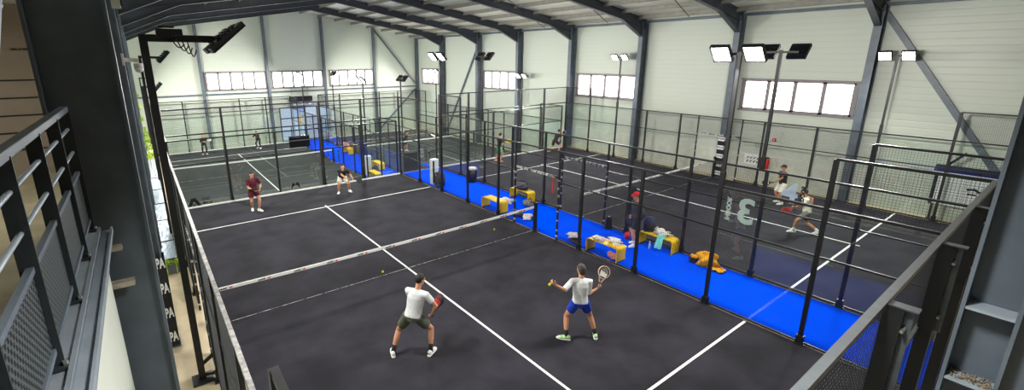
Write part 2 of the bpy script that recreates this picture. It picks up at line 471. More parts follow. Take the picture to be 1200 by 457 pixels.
for z in (4.3, 3.77, 5.6, 2.9, 6.4):
    c = MB(); c.box((0.075, 0, z), (0.152, 0.214, 0.018)); obj('stiffener', c, M['steel_light'], t)
c = MB()
for k in range(140):
    c.ell((random.uniform(0.02, 0.14), random.uniform(-0.1, 0.1), 3.785 + random.uniform(0, 0.012)), (random.uniform(0.003, 0.009), random.uniform(0.003, 0.007), 0.004), 6, 3)
o = obj('debris', c, M['debris'], t); o['kind'] = 'stuff'
# braces
for a, b, lab in [((23.03, 4.7, 7.48), (23.03, -0.3, 0.25), 'long diagonal steel brace on the long wall behind the white board'),
                  ((23.0, 30.3, 7.2), (23.0, 35.4, -0.9), 'diagonal steel brace on the long wall in the bay past the wall windows'),
                  ((18.4, YF - 0.14, 8.5), (22.75, YF - 0.14, 3.35), 'upper diagonal brace on the end wall running down to the corner post'),
                  ((22.75, YF - 0.14, 2.95), (18.4, YF - 0.14, -1.0), 'lower diagonal brace on the end wall below the corner')]:
    m_ = MB(); a, b = V(a), V(b); o_ = a.copy()
    w = 0.19 if a.y < 10 else 0.12
    m_.bar(a - o_, b - o_, w, 0.1, (1, 0, 0) if a.y < 35 else (0, 1, 0))
    tag(obj('cross_brace', m_, M['steel'], loc=o_), lab, 'steel brace')
# purlins: one of each, copied
pm = MB(); L = YF - YN
pm.box((0, L / 2, 0), (0.014, L, 0.2)); pm.box((0.035, L / 2, 0.1), (0.07, L, 0.012)); pm.box((-0.035, L / 2, -0.1), (0.07, L, 0.012))
pme = pm.mesh('purlin', M['purlin'])
for i in range(16):
    x = XL + 0.9 + i * (XR - XL - 1.8) / 15
    o = link('roof_purlin', pme, loc=(x, YN, roofz(x) - 0.115)); o.rotation_euler = (0, 0, 0)
    tag(o, 'thin zinc purlin running the hall length under the roof deck', 'purlin', 'purlins under the roof')

for x0, y0, x1, y1, w in ((15.5, 10.0, 22.3, 12.1, 'by the bright floodlight pair'), (13.5, 13.2, 22.3, 17.0, 'over the wall floodlight with the strip window'), (15.9, 18.6, 22.3, 22.1, 'over the step between the levels')):
    m_ = MB(); d_ = V((x1 - x0, y1 - y0, roofz(x1) - roofz(x0))); m_.tube((0, 0, 0), d_, 0.018, 8)
    tag(obj('tie_rod', m_, M['blackm'], loc=(x0, y0, roofz(x0) - 0.24)), 'thin dark tie rod slanting under the roof ' + w, 'tie rod')

# ------------------------------------------------------------------ courts
_cache = {}
def post_me(h, d=(0.068, 0.08), foot=True):
    k = ('post', h, d, foot)
    if k not in _cache:
        m = MB(); m.box((0, 0, h / 2), (d[0], d[1], h))
        if foot: m.box((0, 0, 0.1), (d[0] + 0.035, d[1] + 0.05, 0.2)); m.box((0, 0, 0.008), (d[0] + 0.1, d[1] + 0.12, 0.016))
        _cache[k] = m.mesh('post', M['black'])
    return _cache[k]
def mesh_me(w, h):
    """welded wire mesh w x h in the local x-z plane"""
    k = ('mesh', round(w, 2), round(h, 2))
    if k not in _cache:
        m = MB(); n = max(1, round(w / 0.05)); q = max(1, round(h / 0.05))
        for i in range(n + 1): m.wire((w * i / n, 0, 0), (w * i / n, 0, h), 0.0044)
        for i in range(q + 1): m.wire((0, 0.004, h * i / q), (w, 0.004, h * i / q), 0.0044)
        _cache[k] = m.mesh('mesh_panel', M['wire'])
    return _cache[k]
def glass_me(w, h):
    k = ('glass', round(w, 2), round(h, 2))
    if k not in _cache:
        m = MB(); m.box((w / 2, 0, h / 2), (w, 0.012, h)); _cache[k] = m.mesh('glass_panel', M['glass'])
    return _cache[k]

def court(x0, y0, z0, label, whites):
    """one padel cage 10 x 20 m: posts, glass, wire mesh, rails, door frames"""
    t = thing('court_cage', label, 'court fence', (x0, y0, z0))
    H = math.pi / 2
    # side walls
    for sx, x in ((-1, -0.15 if x0 < 5 and z0 == 0 else 0.0), (1, 10.0)):
        for y in (0, 2, 4, 6, 8, 12, 14, 16, 18, 20):
            h = 4.0 if y in (0, 2, 18, 20) else 3.0
            link('post', post_me(h), t, (x, y, 0))
        for y in (8.95, 11.05):
            o = link('door_post', post_me(3.0, (0.05, 0.05), False), t, (x, y, 0))
            z = 0.15
            while z < 2.2:
                tp = MB(); tp.box((0, 0, z), (0.056, 0.056, random.uniform(0.03, 0.09))); z += random.uniform(0.2, 0.55)
                obj('tape_band', tp, M['tape'], o)
        r_ = MB(); r_.bar((x, 8.95, 2.15), (x, 11.05, 2.15), 0.05, 0.06); o = obj('door_head', r_, M['black'], t)
        y = 9.1
        while y < 10.95:
            w = random.uniform(0.12, 0.34); tp = MB(); tp.box((x, y + w / 2, 2.15), (0.06, w, 0.07)); y += w + random.uniform(0.04, 0.12)
            obj('tape_band', tp, M['tape'], o)
        for z, a, b in ((3.0, 0, 20), (2.0, 0, 8.95), (2.0, 11.05, 20), (4.0, 0, 2), (4.0, 18, 20), (0.05, 0, 8.95), (0.05, 11.05, 20)):
            r_ = MB(); top = z >= 3
            r_.bar((x + (0 if not top else 0.0), a, z), (x, b, z), 0.05 if top else 0.035, 0.05 if top else 0.035)
            obj('rail', r_, M['rim'] if (sx < 0 and z == 3 and z0 == 0 and x0 < 5) else M['black'], t)
        for y in (0, 2, 16, 18): link('glass_panel', glass_me(1.9, 2.9), t, (x, y + 0.05, 0.06), (0, 0, H))
        for y, w in ((4, 2), (6, 2), (8, 0.95), (11.05, 0.95), (12, 2), (14, 2)):
            link('mesh_panel', mesh_me(w, 2.9), t, (x, y, 0.06), (0, 0, H))
        link('mesh_panel', mesh_me(2.1, 0.8), t, (x, 8.95, 2.18), (0, 0, H))
        for y in (0, 18): link('mesh_panel', mesh_me(2, 0.96), t, (x, y, 3.02), (0, 0, H))
    # back walls
    for sy, y in ((-1, 0.0), (1, 20.0)):
        xs = (2, 4, 6, 8) if sy < 0 else (2, 6, 8)
        for x in xs: link('post', post_me(4.0, (0.075, 0.12), True), t, (x, y + sy * 0.07, 0))
        for x in (0, 2, 4, 6, 8):
            link('glass_panel', glass_me(1.97, 2.93), t, (x + 0.015, y, 0.05))
            link('mesh_panel', mesh_me(2, 0.96), t, (x, y, 3.02))
        for z in (3.0, 4.0):
            r_ = MB(); r_.bar((0, y, z), (10, y, z), 0.06, 0.05); obj('rail', r_, M['railgrey'] if (sy < 0 and z0 == 0) else M['black'], t)
        if sy < 0 and z0 == 0 and x0 < 5:      # brackets seen on the outside of the fence behind the gallery
            for x in (2, 4, 6, 8):
                b_ = MB(); b_.box((x, -0.11, 4.005), (0.1, 0.2, 0.012)); b_.box((x + 0.045, -0.13, 3.5), (0.006, 0.1, 1.0)); obj('bracket', b_, M['railgrey'], t)
                for z in (3.82, 3.2):
                    b_ = MB(); b_.tube((x - 0.06, -0.145, z), (x + 0.075, -0.145, z), 0.013, 8); obj('bolt', b_, M['chrome'], t)
    k_ = MB(); k_.box((5, 20.0, 0.035), (10, 0.05, 0.07)); obj('kerb', k_, M['line'], t)
    # playing surface with its painted lines
    turf = obj('floor_turf', MB().span((0, 0, -0.012), (10, 20, 0.004)), M['turf' if z0 == 0 else 'turf_low'], loc=(x0, y0, z0), kind='structure')
    lm = MB(); zz = 0.006
    for y in (3.05, 16.95): lm.box((5, y, zz), (9.9, 0.055, 0.004))
    lm.box((5, 10, zz), (0.055, 14.3, 0.0036))
    obj('floor_marking', lm, M['line'], turf, kind='structure')
    return t

def net(x0, y0, z0, label, logo=True, fine=True):
    t = thing('padel_net', label, 'net', (x0, y0 + 10, z0))
    n = MB(); q = 0.045 if fine else 0.09; W = 9.84
    def top(x): return 0.88 + 0.04 * ((x - 5) / 5) ** 2
    k = int(W / q)
    for i in range(k + 1):
        x = 0.08 + W * i / k; n.wire((x, 0, 0.02), (x, 0, top(x) - 0.04), 0.0035)
    for j in range(int(0.84 / q) + 1):
        z = 0.02 + j * q; n.wire((0.08, 0, z), (9.92, 0, z), 0.0035)
    obj('net_mesh', n, M['netm'], t)
    c = MB(); c.wire((0.08, 0, 0.03), (9.92, 0, 0.03), 0.014); obj('bottom_cord', c, M['tape'], t)
    b = MB(); K = 24
    for i in range(K):
        xa, xb = 0.06 + 9.88 * i / K, 0.06 + 9.88 * (i + 1) / K
        za, zb = top(xa), top(xb)
        P = [(xa, -0.012, za - 0.075), (xa, 0.012, za - 0.075), (xa, 0.012, za), (xa, -0.012, za), (xb, -0.012, zb - 0.075), (xb, 0.012, zb - 0.075), (xb, 0.012, zb), (xb, -0.012, zb)]
        b.add(P, [(0, 4, 7, 3), (1, 2, 6, 5), (3, 7, 6, 2), (0, 1, 5, 4)] + ([(0, 3, 2, 1)] if i == 0 else []) + ([(4, 5, 6, 7)] if i == K - 1 else []))
    bd = obj('white_band', b, M['band'], t)
    if logo:
        for i in range(12):
            x = 0.3 + i * 0.82
            text('lettering', 'padel', 0.075, M['stickerb'], bd, (x, -0.0135, top(x) - 0.037), (math.pi / 2, 0, 0), ext=0.001, bold=0.002)
            text('lettering', 'up', 0.075, M['red'], bd, (x + 0.16, -0.0135, top(x) - 0.037), (math.pi / 2, 0, 0), ext=0.001, bold=0.003)
    for x in (-0.02, 10.02):
        p = MB(); p.tube((x, 0, 0), (x, 0, 1.02), 0.075, 16); p.tube((x, 0, 1.02), (x, 0, 1.05), 0.06, 16); p.box((x, 0, 0.012), (0.24, 0.24, 0.024))
        obj('post', p, M['black'], t, smooth=False)
    return t

X2, Y3 = 12.45, 20.35
cage1 = court(0, 0, 0, 'black steel, glass and mesh cage around the court of the two white-shirted players', True)
cage2 = court(X2, 0, 0, 'black cage across the blue walkway, with the number 4 on its glass', True)
cage3 = court(0, Y3, LOW, 'black cage on the lower level behind the maroon-shirted player', False)
cage4 = court(X2, Y3, LOW, 'black cage on the lower level beyond the stairs, against the corner post', False)
net(0, 0, 0, 'padel net with printed white band between the white-shirted pair and the maroon-shirted player')
net(X2, 0, 0, 'padel net on the court across the blue walkway')
net(0, Y3, LOW, 'padel net on the lower court in front of the woman in black', False, False)
net(X2, Y3, LOW, 'padel net on the lower court beyond the stairs', False, False)
# writing on the glass
def sticker(parent, x, yc, z, digit, num_h, face):
    """digit with INDOOR set upright beside it; face = +1 reads from the +x side"""
    rz = math.pi / 2 * face
    text('court_number', digit, num_h * 1.42, M['sticker'], parent, (x, yc, z), (math.pi / 2, 0, rz), ext=0.001, bold=0.022)
    d = (0.37 if face > 0 else 0.28) * face
    me = text_mesh('INDOOR', 0.135, 0.001, bold=0.006); me.materials.clear(); me.materials.append(M['sticker'] if digit == '3' else M['stickerb'])
    o = link('court_wording', me, parent); 
    o.matrix_local = Matrix.Translation((x, yc + d, z)) @ Matrix.Rotation(rz, 4, 'Z') @ Matrix.Rotation(math.pi / 2, 4, 'X') @ Matrix.Rotation(math.pi / 2, 4, 'Z')
sticker(cage1, 10.012, 3.42, 2.52, '3', 0.56, 1)
sticker(cage2, -0.012, 3.42, 2.52, '4', 0.5, -1)
lg = MB()
Tz = lambda x, y, z: V((x, 19.985 + z, y))
lg.prism([(0.36, 0.08), (0.5, 0.42), (0.66, 0.42), (0.84, 0.08), (0.7, 0.08), (0.6, 0.27), (0.56, 0.27), (0.5, 0.08)], 0, 0.002, Tz)
lg.prism([(0.53, 0.08), (0.58, 0.2), (0.66, 0.08)], 0, 0.002, Tz)
obj('maker_logo', lg, M['stickerb'], cage1)
text('maker_wording', 'LDC', 0.15, M['stickerb'], cage1, (1.02, 19.984, 0.32), (math.pi / 2, 0, 0), ext=0.001, bold=0.004)
text('maker_wording', 'Metal', 0.15, M['stickerb'], cage1, (1.06, 19.984, 0.17), (math.pi / 2, 0, 0), ext=0.001, bold=0.004)
lg = MB(); lg.prism([(4.42, 0.1), (4.46, 0.38), (4.56, 0.42), (4.6, 0.3), (4.52, 0.26)], 0, 0.002, Tz); lg.prism([(4.62, 0.3), (4.66, 0.44), (4.78, 0.38), (4.82, 0.12), (4.72, 0.26)], 0, 0.002, Tz)
obj('leaf_shapes', lg, M['stickerb'], cage1)  # two dark leaf shapes low on the glass

# ------------------------------------------------------------------ floodlights
TILT = R(48)
def flood(x, y, zb, zt, d, label, lit=True, arm=0.0, low=False, power=1.0, ys=(-0.33, 0.33), wp=0.07, kink=True, foot=False, HL=0.42, tilt=TILT):
    """mast with two tilted LED panels facing d (+1 / -1 along x)"""
    t = thing('floodlight_mast', label, 'floodlight', (x, y, zb))
    h = zt - zb; p = MB()
    p.box((0, 0, h / 2), (wp, wp, h))
    if kink: p.bar((0, 0, 0.0), (0.0, 0.0, 0.35), wp + 0.03, wp + 0.03)
    if foot: p.box((0, 0, 0.015), (0.34, 0.34, 0.03)); p.bar((0.03, 0, 0.32), (0.3, 0.0, 0.5), 0.04, 0.06); p.bar((0.03, 0, 0.1), (0.3, -0.1, 0.1), 0.04, 0.06)
    obj('mast', p, M['black'], t)
    ax = arm * d
    a = MB()
    if arm: a.bar((0, 0, h - wp / 2), (ax, 0, h - 0.06), wp * 0.9, wp)
    a.bar((ax, ys[0] - 0.05, h - 0.05), (ax, ys[1] + 0.05, h - 0.05), 0.05, 0.05)
    obj('crossarm', a, M['black'], t)
    n = V((math.sin(tilt) * d, 0, -math.cos(tilt))); tdir = V((math.cos(tilt) * d, 0, math.sin(tilt)))
    for yy in ys:
        c = V((ax + 0.12 * d, yy, h - 0.03))
        rot = Matrix((tdir, V((0, 1, 0)), n)).transposed()
        hd = MB(); hd.box(c, (HL, 0.4, 0.07), rot)
        for q in (-1, 1): hd.box(c + n * 0.04 + tdir * q * (HL / 2 - 0.01), (0.018, 0.4, 0.03), rot); hd.box(c + n * 0.04 + V((0, q * 0.191, 0)), (HL, 0.018, 0.03), rot)
        for q in range(5): hd.box(c - n * 0.05 + tdir * (q - 2) * 0.08, (0.03, 0.36, 0.04), rot)
        ho = obj('lamp_head', hd, M['black'], t)
        ln = MB(); ln.box(c + n * 0.038, (HL - 0.06, 0.34, 0.006), rot)
        obj('lens', ln, (M['lens_low'] if low else M['lens']) if lit else M['lens_off'], ho)
    return t
LIGHTS = []
def area(name, loc, normal, sx, sy, power, color=(1.0, 0.97, 0.92), spread=R(180)):
    l = bpy.data.lights.new(name, 'AREA'); l.shape = 'RECTANGLE'; l.size = sx; l.size_y = sy; l.energy = power; l.color = color; l.spread = spread
    o = bpy.data.objects.new(name, l); COL.objects.link(o); o.location = loc
    o.rotation_euler = V(normal).to_track_quat('-Z', 'Y').to_euler()
    return o
PW = 440
masts = [(10, 4, 3, 6, -1, 'bright pair of floodlights on the mast beside the number 3 glass', 0),
         (10, 16, 3, 6, -1, 'bright pair of floodlights beside the black double lamp head near the far stairs', 0),
         (X2, 4.14, 3, 6.05, 1, 'dark-backed lamp mast rising behind the number 4 glass', 0),
         (X2, 16.2, 3, 6, 1, 'dark-backed lamp mast rising by the stairs end of the blue walkway', 0),
         (22.45, 4, 3, 5.95, -1, 'bright twin floodlight mast against the long wall next to the diagonal brace', 0),
         (22.45, 16, 3, 5.95, -1, 'twin floodlight mast against the long wall in front of a strip window', 0),
         (-0.40, 8.2, 0, 6.27, 1, 'tall black lamp mast with cable loops and tilted head by the near net end', 1),
         (-0.40, 16, 0, 6.0, 1, 'second black lamp mast behind the tall one with cable loops', 1),
         (10, Y3 + 4, LOW + 3, 4.75, -1, 'slender lamp mast of the lower court near the stairs', 0),
         (10, Y3 + 16, LOW + 3, 4.75, -1, 'slender lamp mast in front of the glazed double door', 0),
         (X2, Y3 + 4, LOW + 3, 4.75, 1, 'lamp mast with dark head before the blank end wall bay', 0),
         (X2, Y3 + 16, LOW + 3, 4.75, 1, 'lamp mast with dark head over the third strip window of the end wall', 0),
         (22.45, Y3 + 4, LOW + 3, 4.65, -1, 'floodlight mast in front of the second frame column past the stairs', 0),
         (22.45, Y3 + 16, LOW + 3, 4.75, -1, 'floodlight mast in front of the last strip window of the long wall', 0),
         (-0.40, 24.2, 0, 4.75, 1, 'third black lamp mast of the row beside the planter', 1),
         (-0.40, 36.2, 0, 4.75, 1, 'last black lamp mast of the row beside the planter', 1)]
for x, y, zb, zt, d, lab, ground in masts:
    big = (x < 0 and y < 10)
    t = flood(x, y, zb, zt, d, lab, lit=True, arm=1.0 if big else (0.45 if x < 0 else 0.0), low=zt < 5, wp=0.11 if big else 0.07, HL=0.66 if big else 0.42, tilt=R(41) if big else TILT, foot=ground and y < 20, kink=not ground)
    n = (math.sin(R(52)) * d, 0, -math.cos(R(52)))
    area('floodlight', (x + d * ((1.1 if big else 0.5 if x < 0 else 0.1) + 0.14), y, zt - 0.1), n, 0.9, 0.5, PW * (1.5 if zt < 5 else 1.0), spread=R(152) if x > 20 else R(180))
    if big:                                   # control box and cable loops
        b = MB(); b.box((0.36, 0, zt + 0.02), (0.36, 0.16, 0.14)); b.box((0.33, 0, zt + 0.12), (0.22, 0.1, 0.03)); b.box((0.48, -0.06, zt - 0.06), (0.1, 0.1, 0.1)); obj('driver_box', b, M['black'], t, bevel=0.01)
        c = MB()
        for k in range(6):
            a0 = V((0.22 + 0.07 * k, -0.07, zt - 0.03)); a1 = V((0.44 + 0.05 * k, -0.07, zt - 0.08 - 0.03 * k)) if k > 1 else V((0.42, -0.07, zt - 0.03)); dr = 0.05 + 0.03 * k
            pts = [a0.lerp(a1, s / 10) - V((0, 0.01 * k, dr * math.sin(math.pi * s / 10))) for s in range(11)]
            c.loft(pts, [0.009] * 11, 6)
        obj('cable', c, M['blackm'], t, smooth=True)
area('near_fill_light', (1.2, 0.5, 7.0), (0, 0, -1), 0.8, 0.4, 210, spread=R(124))  # unseen fill light added above the camera to brighten near steel and players' backs
# soft room light of the gallery side room
area('room_lamp', (-3.2, 5.5, 6.4), (0, 0, -1), 1.2, 0.6, 60, spread=R(180))

# ------------------------------------------------------------------ gallery and side room
obj('floor_gallery', MB().span((-6, YN, 4.1), (-1.16, 8.1, 4.36)), M['carpet'], kind='structure')
obj('wall_room', MB().span((-6, 8.1, 4.1), (-1.3, 8.2, 7.0)), M['board'], kind='structure')
obj('wall_side', MB().span((-6.1, YN, 4.1), (-6, 8.2, 7.0)), M['board'], kind='structure')
obj('ceiling_room', MB().span((-6, YN, 6.62), (-1.3, 8.1, 6.72)), M['wall_plain'], kind='structure')
m_ = MB()
for z in (5.62, 5.38, 5.14, 4.9, 4.66): m_.box((-3.65, 8.095, z), (4.7, 0.02, 0.018))
obj('trim_3', m_, M['blackm'], kind='structure')
t = thing('wall_sign', 'black lettering on the wall of the gallery side room', 'sign', (-1.74, 8.09, 6.03))
text('lettering', 'SALLE BANQUET', 0.044, M['stickerb'], t, (0, 0, 0), (math.pi / 2, 0, 0), ext=0.003)
t = thing('ceiling_lamp', 'small white lamp on the ceiling of the gallery side room', 'lamp', (-1.86, 7.6, 6.62))
b = MB(); b.tube((0, 0, -0.05), (0, 0, 0), 0.05, 12); b.ell((0, -0.02, -0.07), (0.07, 0.09, 0.05), 12, 6); obj('housing', b, M['white'], t, smooth=True)
obj('wall_gallery', MB().span((-1.2, YN, 0), (-1.06, 4.46, 4.0)), M['wall_plain'], kind='structure')
t = thing('edge_beam', 'grey painted steel edge beam carrying the gallery railing', 'beam', (-1.07, YN + 0.1, 4.37))
b = MB(); Lb = 4.47 - (YN + 0.1)
b.box((-0.05, Lb / 2, -0.01), (0.12, Lb, 0.024)); b.box((0.01, Lb / 2, 0.0), (0.022, Lb, 0.05)); b.box((0.01, Lb / 2, -0.2), (0.02, Lb, 0.4))
obj('beam_body', b, M['steel_mid'], t)
b = MB(); b.box((0.055, Lb / 2, -0.022), (0.07, Lb, 0.012)); b.box((0.098, Lb / 2, -0.012), (0.016, Lb, 0.05)); obj('lower_flange', b, M['steel_light'], t)
t = thing('gallery_railing', 'dark steel railing with tube rails and perforated lower panels along the gallery', 'railing', (-1.12, 0, 4.38))
ys = [-2.67, -1.87, -1.07, -0.27, 0.53, 1.33, 2.13, 2.93, 3.73, 4.46]
b = MB(); b.bar((0, -2.7, 1.1), (0, 4.48, 1.1), 0.055, 0.05); obj('handrail', b, M['steel'], t, bevel=0.006)
for y in ys:
    b = MB(); b.box((-0.005, y, 0.55), (0.075, 0.012, 1.08)); b.box((0.0, y, 0.006), (0.11, 0.09, 0.012)); p = obj('post', b, M['rail_black'], t)
    b = MB(); b.tube((0.035, y - 0.012, 0.012), (0.035, y - 0.012, 0.035), 0.013, 6); obj('bolt', b, M['chrome'], p)
for a, c in zip(ys[:-1], ys[1:]):
    for z in (0.93, 0.73):
        b = MB(); b.tube((0, a + 0.02, z), (0, c - 0.02, z), 0.013, 10); obj('tube_rail', b, M['steel_light'], t, smooth=True)
    for z in (0.545, 0.1):
        b = MB(); b.box((-0.0, (a + c) / 2, z), (0.03, c - a - 0.03, 0.03)); obj('panel_bar', b, M['steel'], t)
    b = MB(); b.box((0, (a + c) / 2, 0.322), (0.006, c - a - 0.03, 0.42)); obj('perforated_panel', b, M['perf'], t)
t = thing('stair_brace', 'pale steel bar leaning up from the handrail of the gallery', 'steel bar', (-1.15, 2.1, 5.5))
b = MB(); b.bar((0, 0, 0), (0, 1.5, 1.1), 0.03, 0.05); b.box((0, 0, -0.005), (0.06, 0.08, 0.012)); obj('bar', b, M['steel_light'], t)
# camera dome on the column
t = thing('dome_camera', 'white security camera dome on a bracket of the big column by the gallery', 'camera', (-0.66, 4.7, 5.86))
b = MB(); b.bar((0, 0, 0.03), (0.13, 0, 0.02), 0.03, 0.035); b.box((0.01, 0, 0.03), (0.02, 0.09, 0.11)); obj('bracket', b, M['white'], t)
b = MB(); b.tube((0.12, 0, -0.005), (0.12, 0, -0.05), 0.038, 16); b.ell((0.12, 0, -0.055), (0.036, 0.036, 0.036), 16, 8); obj('dome', b, M['white'], t, smooth=True)
t = thing('junction_box', 'pale electric box on the top of the big column by the gallery', 'electric box', (-0.66, 4.7, 6.36))
b = MB(); b.box((0.035, 0, 0.06), (0.07, 0.1, 0.16)); obj('box', b, M['plinth'], t, bevel=0.005)
b = MB(); b.box((0.075, -0.01, 0.06), (0.012, 0.08, 0.13)); obj('terminal', b, M['blackm'], t)

# ------------------------------------------------------------------ left strip: planter, banner posts
t = thing('planter_trough', 'long low trough with crinkled silvery cover beside the court fence', 'planter', (-0.56, 13.7, 0))
b = MB(); b.box((-0.19, 8, 0.22), (0.02, 16, 0.46)); b.box((0.19, 8, 0.22), (0.02, 16, 0.46)); b.box((0, 0, 0.21), (0.38, 0.03, 0.42)); b.box((0, 16, 0.21), (0.38, 0.03, 0.42))
obj('trough_side', b, M['steel'], t)
b = MB(); N = 120; rows = []
for i in range(N + 1):
    rows.append([V((-0.17 + 0.34 * j / 6, 0.02 + 15.96 * i / N, 0.435 + random.uniform(-0.005, 0.005))) for j in range(7)])
o = len(b.v); P = [p for rr in rows for p in rr]
b.add(P, [(i * 7 + j, i * 7 + j + 1, i * 7 + j + 8, i * 7 + j + 7) for i in range(N) for j in range(6)])
b.add([(p.x, p.y, 0.41) for p in P], [(i * 7 + j + 7, i * 7 + j + 8, i * 7 + j + 1, i * 7 + j) for i in range(N) for j in range(6)])
obj('cover_sheet', b, M['foil'], t)
for y in (0.0, 1.6, 3.9, 6.2, 8.6, 11): 
    b = MB(); b.box((0, y, 0.447), (0.4, 0.025, 0.02)); obj('cover_strap', b, M['blackm'], t)
def shrub(x, y, z, h, s, label):
    t = thing('lime_shrub', label, 'plant', (x, y, z), 0, 'lime shrubs along the trough')
    b = MB(); b.tube((0, 0, -0.005), (0, 0, h), 0.012, 6); obj('stem', b, M['wood'], t)
    b = MB()
    for k in range(60):
        a = random.uniform(0, 6.28); rr = s * math.sqrt(random.random()); zz = h + random.uniform(-0.9, 0.9) * s * 0.8
        c = V((math.cos(a) * rr, math.sin(a) * rr, zz)); q = Quaternion((random.gauss(0, 1), random.gauss(0, 1), random.gauss(0, 1), random.gauss(0, 1))).normalized().to_matrix()
        l = 0.05 + s * 0.14
        P = [c + q @ V(p) for p in ((-l, 0, 0), (0, -l * 0.45, 0.01), (l, 0, 0), (0, l * 0.45, 0.01), (0, 0, 0.03))]
        b.add(P, [(0, 1, 4), (1, 2, 4), (2, 3, 4), (3, 0, 4), (3, 2, 1, 0)])
    obj('foliage', b, M['plant'], t)
for k, (x, y, z, h) in enumerate([(-0.5, 25, .45, 1.05), (-0.6, 27, .45, 1.15), (-0.6, 29, .45, 1.2), (-0.66, 31, 0, 1.72), (-0.76, 33, 0, 1.8), (-0.74, 35, 0, 2.2), (-0.76, 37, 0, 2.8), (-0.8, 39, 0, 3.4)]):
    shrub(x, y, z, h, 0.2, 'lime green shrub in the row of plants by the side wall')
for x, w in ((-0.67, 'by the banner post'), (-0.44, 'by the fence side')):
    t = thing('lime_tuft', 'small lime tuft at the end of the silver trough ' + w, 'plant', (x, 13.6, 0.0))
    b = MB()
    for k in range(60):
        c = V((random.gauss(0, .05), random.gauss(-0.02, .03), 0.40 + random.gauss(0, .03))); q = Quaternion((random.gauss(0, 1), random.gauss(0, 1), random.gauss(0, 1), random.gauss(0, 1))).normalized().to_matrix()
        P = [c + q @ V(p) for p in ((-.05, 0, 0), (0, -.02, .01), (.05, 0, 0), (0, .02, .01), (0, 0, .02))]
        b.add(P, [(0, 1, 4), (1, 2, 4), (2, 3, 4), (3, 0, 4), (3, 2, 1, 0)])
    b.tube((0, 0, 0), (0, 0, 0.4), 0.012, 6)
    obj('foliage', b, M['plant'], t)
def banner(x, y, w, label, face, rows=5, h=2.05):
    """black wrap around the foot of a frame column with stacked white words"""
    t = thing('column_banner', label, 'banner', (x, y, 0))
    b = MB(); d = 0.32
    for sx in (-1, 1): b.box((sx * w / 2, 0, h / 2 + 0.035), (0.012, d, h)); b.box((0, sx * d / 2, h / 2 + 0.035), (w, 0.012, h))
    obj('wrap', b, M['blackm'], t)
    for i in range(rows):
        z = 0.25 + i * (h - 0.3) / (rows - 1) * 0.98
        if face == 'x':
            p = MB(); p.box((-w / 2 - 0.008, 0, z), (0.006, d * 0.98, 0.2)); obj('word_panel', p, M['white'], t)
            text('lettering', 'PADEL', 0.115, M['stickerb'], t, (-w / 2 - 0.012, 0, z), (math.pi / 2, 0, -math.pi / 2), ext=0.001, bold=0.004)
            text('lettering', 'PADEL', 0.2, M['white'], t, (0, -d / 2 - 0.008, z), (math.pi / 2, 0, 0), ext=0.001, bold=0.006)
        else:
            text('lettering', 'PA', 0.3, M['white'], t, (w / 2 - 0.085, -d / 2 - 0.008, z), (math.pi / 2, 0, 0), ext=0.001, bold=0.012).scale = (0.42, 1, 1)
            text('lettering', 'DEL', 0.24, M['white'], t, (w / 2 + 0.008, -0.0, z), (math.pi / 2, 0, math.pi / 2), ext=0.001, bold=0.01)
banner(-0.99, 9.83, 0.66, 'black banner wrap with white words on the column beside the concrete strip', 'y', 4, 2.0)
banner(22.79, 9.83, 0.6, 'black and white striped banner wrap on the column of the long wall', 'x')

# ------------------------------------------------------------------ things on the long wall and the end wall
t = thing('notice_board', 'white notice board with two rows of black marks on the long wall', 'sign', (23.05, 8.54, 1.09))
b = MB(); b.box((0, 0, 0), (0.02, 0.72, 0.5)); obj('plate', b, M['white'], t)
b = MB()
for i, y in enumerate((-0.24, -0.1, 0.06, 0.2)):
    for z in (0.09, -0.08):
        b.box((-0.012, y, z), (0.004, 0.09, 0.03)); b.box((-0.012, y + 0.02, z - 0.045), (0.004, 0.04, 0.05)); b.box((-0.012, y - 0.04, z + 0.035), (0.004, 0.03, 0.03))
obj('marking', b, M['stickerb'], t)
t = thing('fire_extinguisher', 'red fire extinguisher hung on the long wall by the notice board', 'extinguisher', (22.97, 7.86, 0.76))
b = MB(); b.loft([(0, 0, 0), (0, 0, .02), (0, 0, .4), (0, 0, .47), (0, 0, .5)], [.07, .085, .085, .05, .03], 16); obj('cylinder_body', b, M['red'], t, smooth=True)
b = MB(); b.box((0, 0, .53), (.05, .12, .05)); b.tube((0, .05, .52), (-.06, .1, .2), .012, 8); obj('valve', b, M['blackm'], t)
b = MB(); b.box((0.09, 0, .3), (.02, .06, .2)); obj('hook', b, M['chrome'], t)
t = thing('alarm_box', 'small red fire alarm box on the long wall above the extinguisher', 'alarm', (23.07, 7.76, 2.15))
b = MB(); b.box((0, 0, 0), (.05, .14, .14)); obj('case', b, M['red'], t, bevel=.008)
b = MB(); b.box((-.03, 0, 0), (.01, .06, .05)); obj('button', b, M['white'], t)
t = thing('advert_board', 'white board in a black frame under a dark slanted hood on the long wall', 'board', (22.86, 1.53, 0))
b = MB(); b.box((0, 0, 1.2), (.1, 1.36, 1.2)); obj('board_panel', b, M['white'], t)
b = MB(); b.box((0.0, .72, 1.2), (.14, .1, 1.24)); b.box((0.0, -.72, 1.2), (.14, .1, 1.24)); obj('board_frame', b, M['black'], t)
b = MB(); b.prism([(-.36, 1.78), (.06, 1.99), (.06, 2.05), (-.36, 1.84)], -.8, .8, lambda x, y, z: V((x, z, y))); obj('hood', b, M['blackm'], t)
b = MB(); b.box((-.36, 0, 1.83), (.04, 1.62, .05)); obj('hood_edge', b, M['white'], t)
b = MB(); b.bar((-.3, .75, 1.75), (-.3, .1, 2.6), .1, .08); obj('hood_stay', b, M['black'], t)
for y in (-.6, .66):
    b = MB(); b.box((0, y, .3), (.06, .06, .62)); b.box((0, y, .01), (.16, .12, .02)); obj('leg', b, M['black'], t)
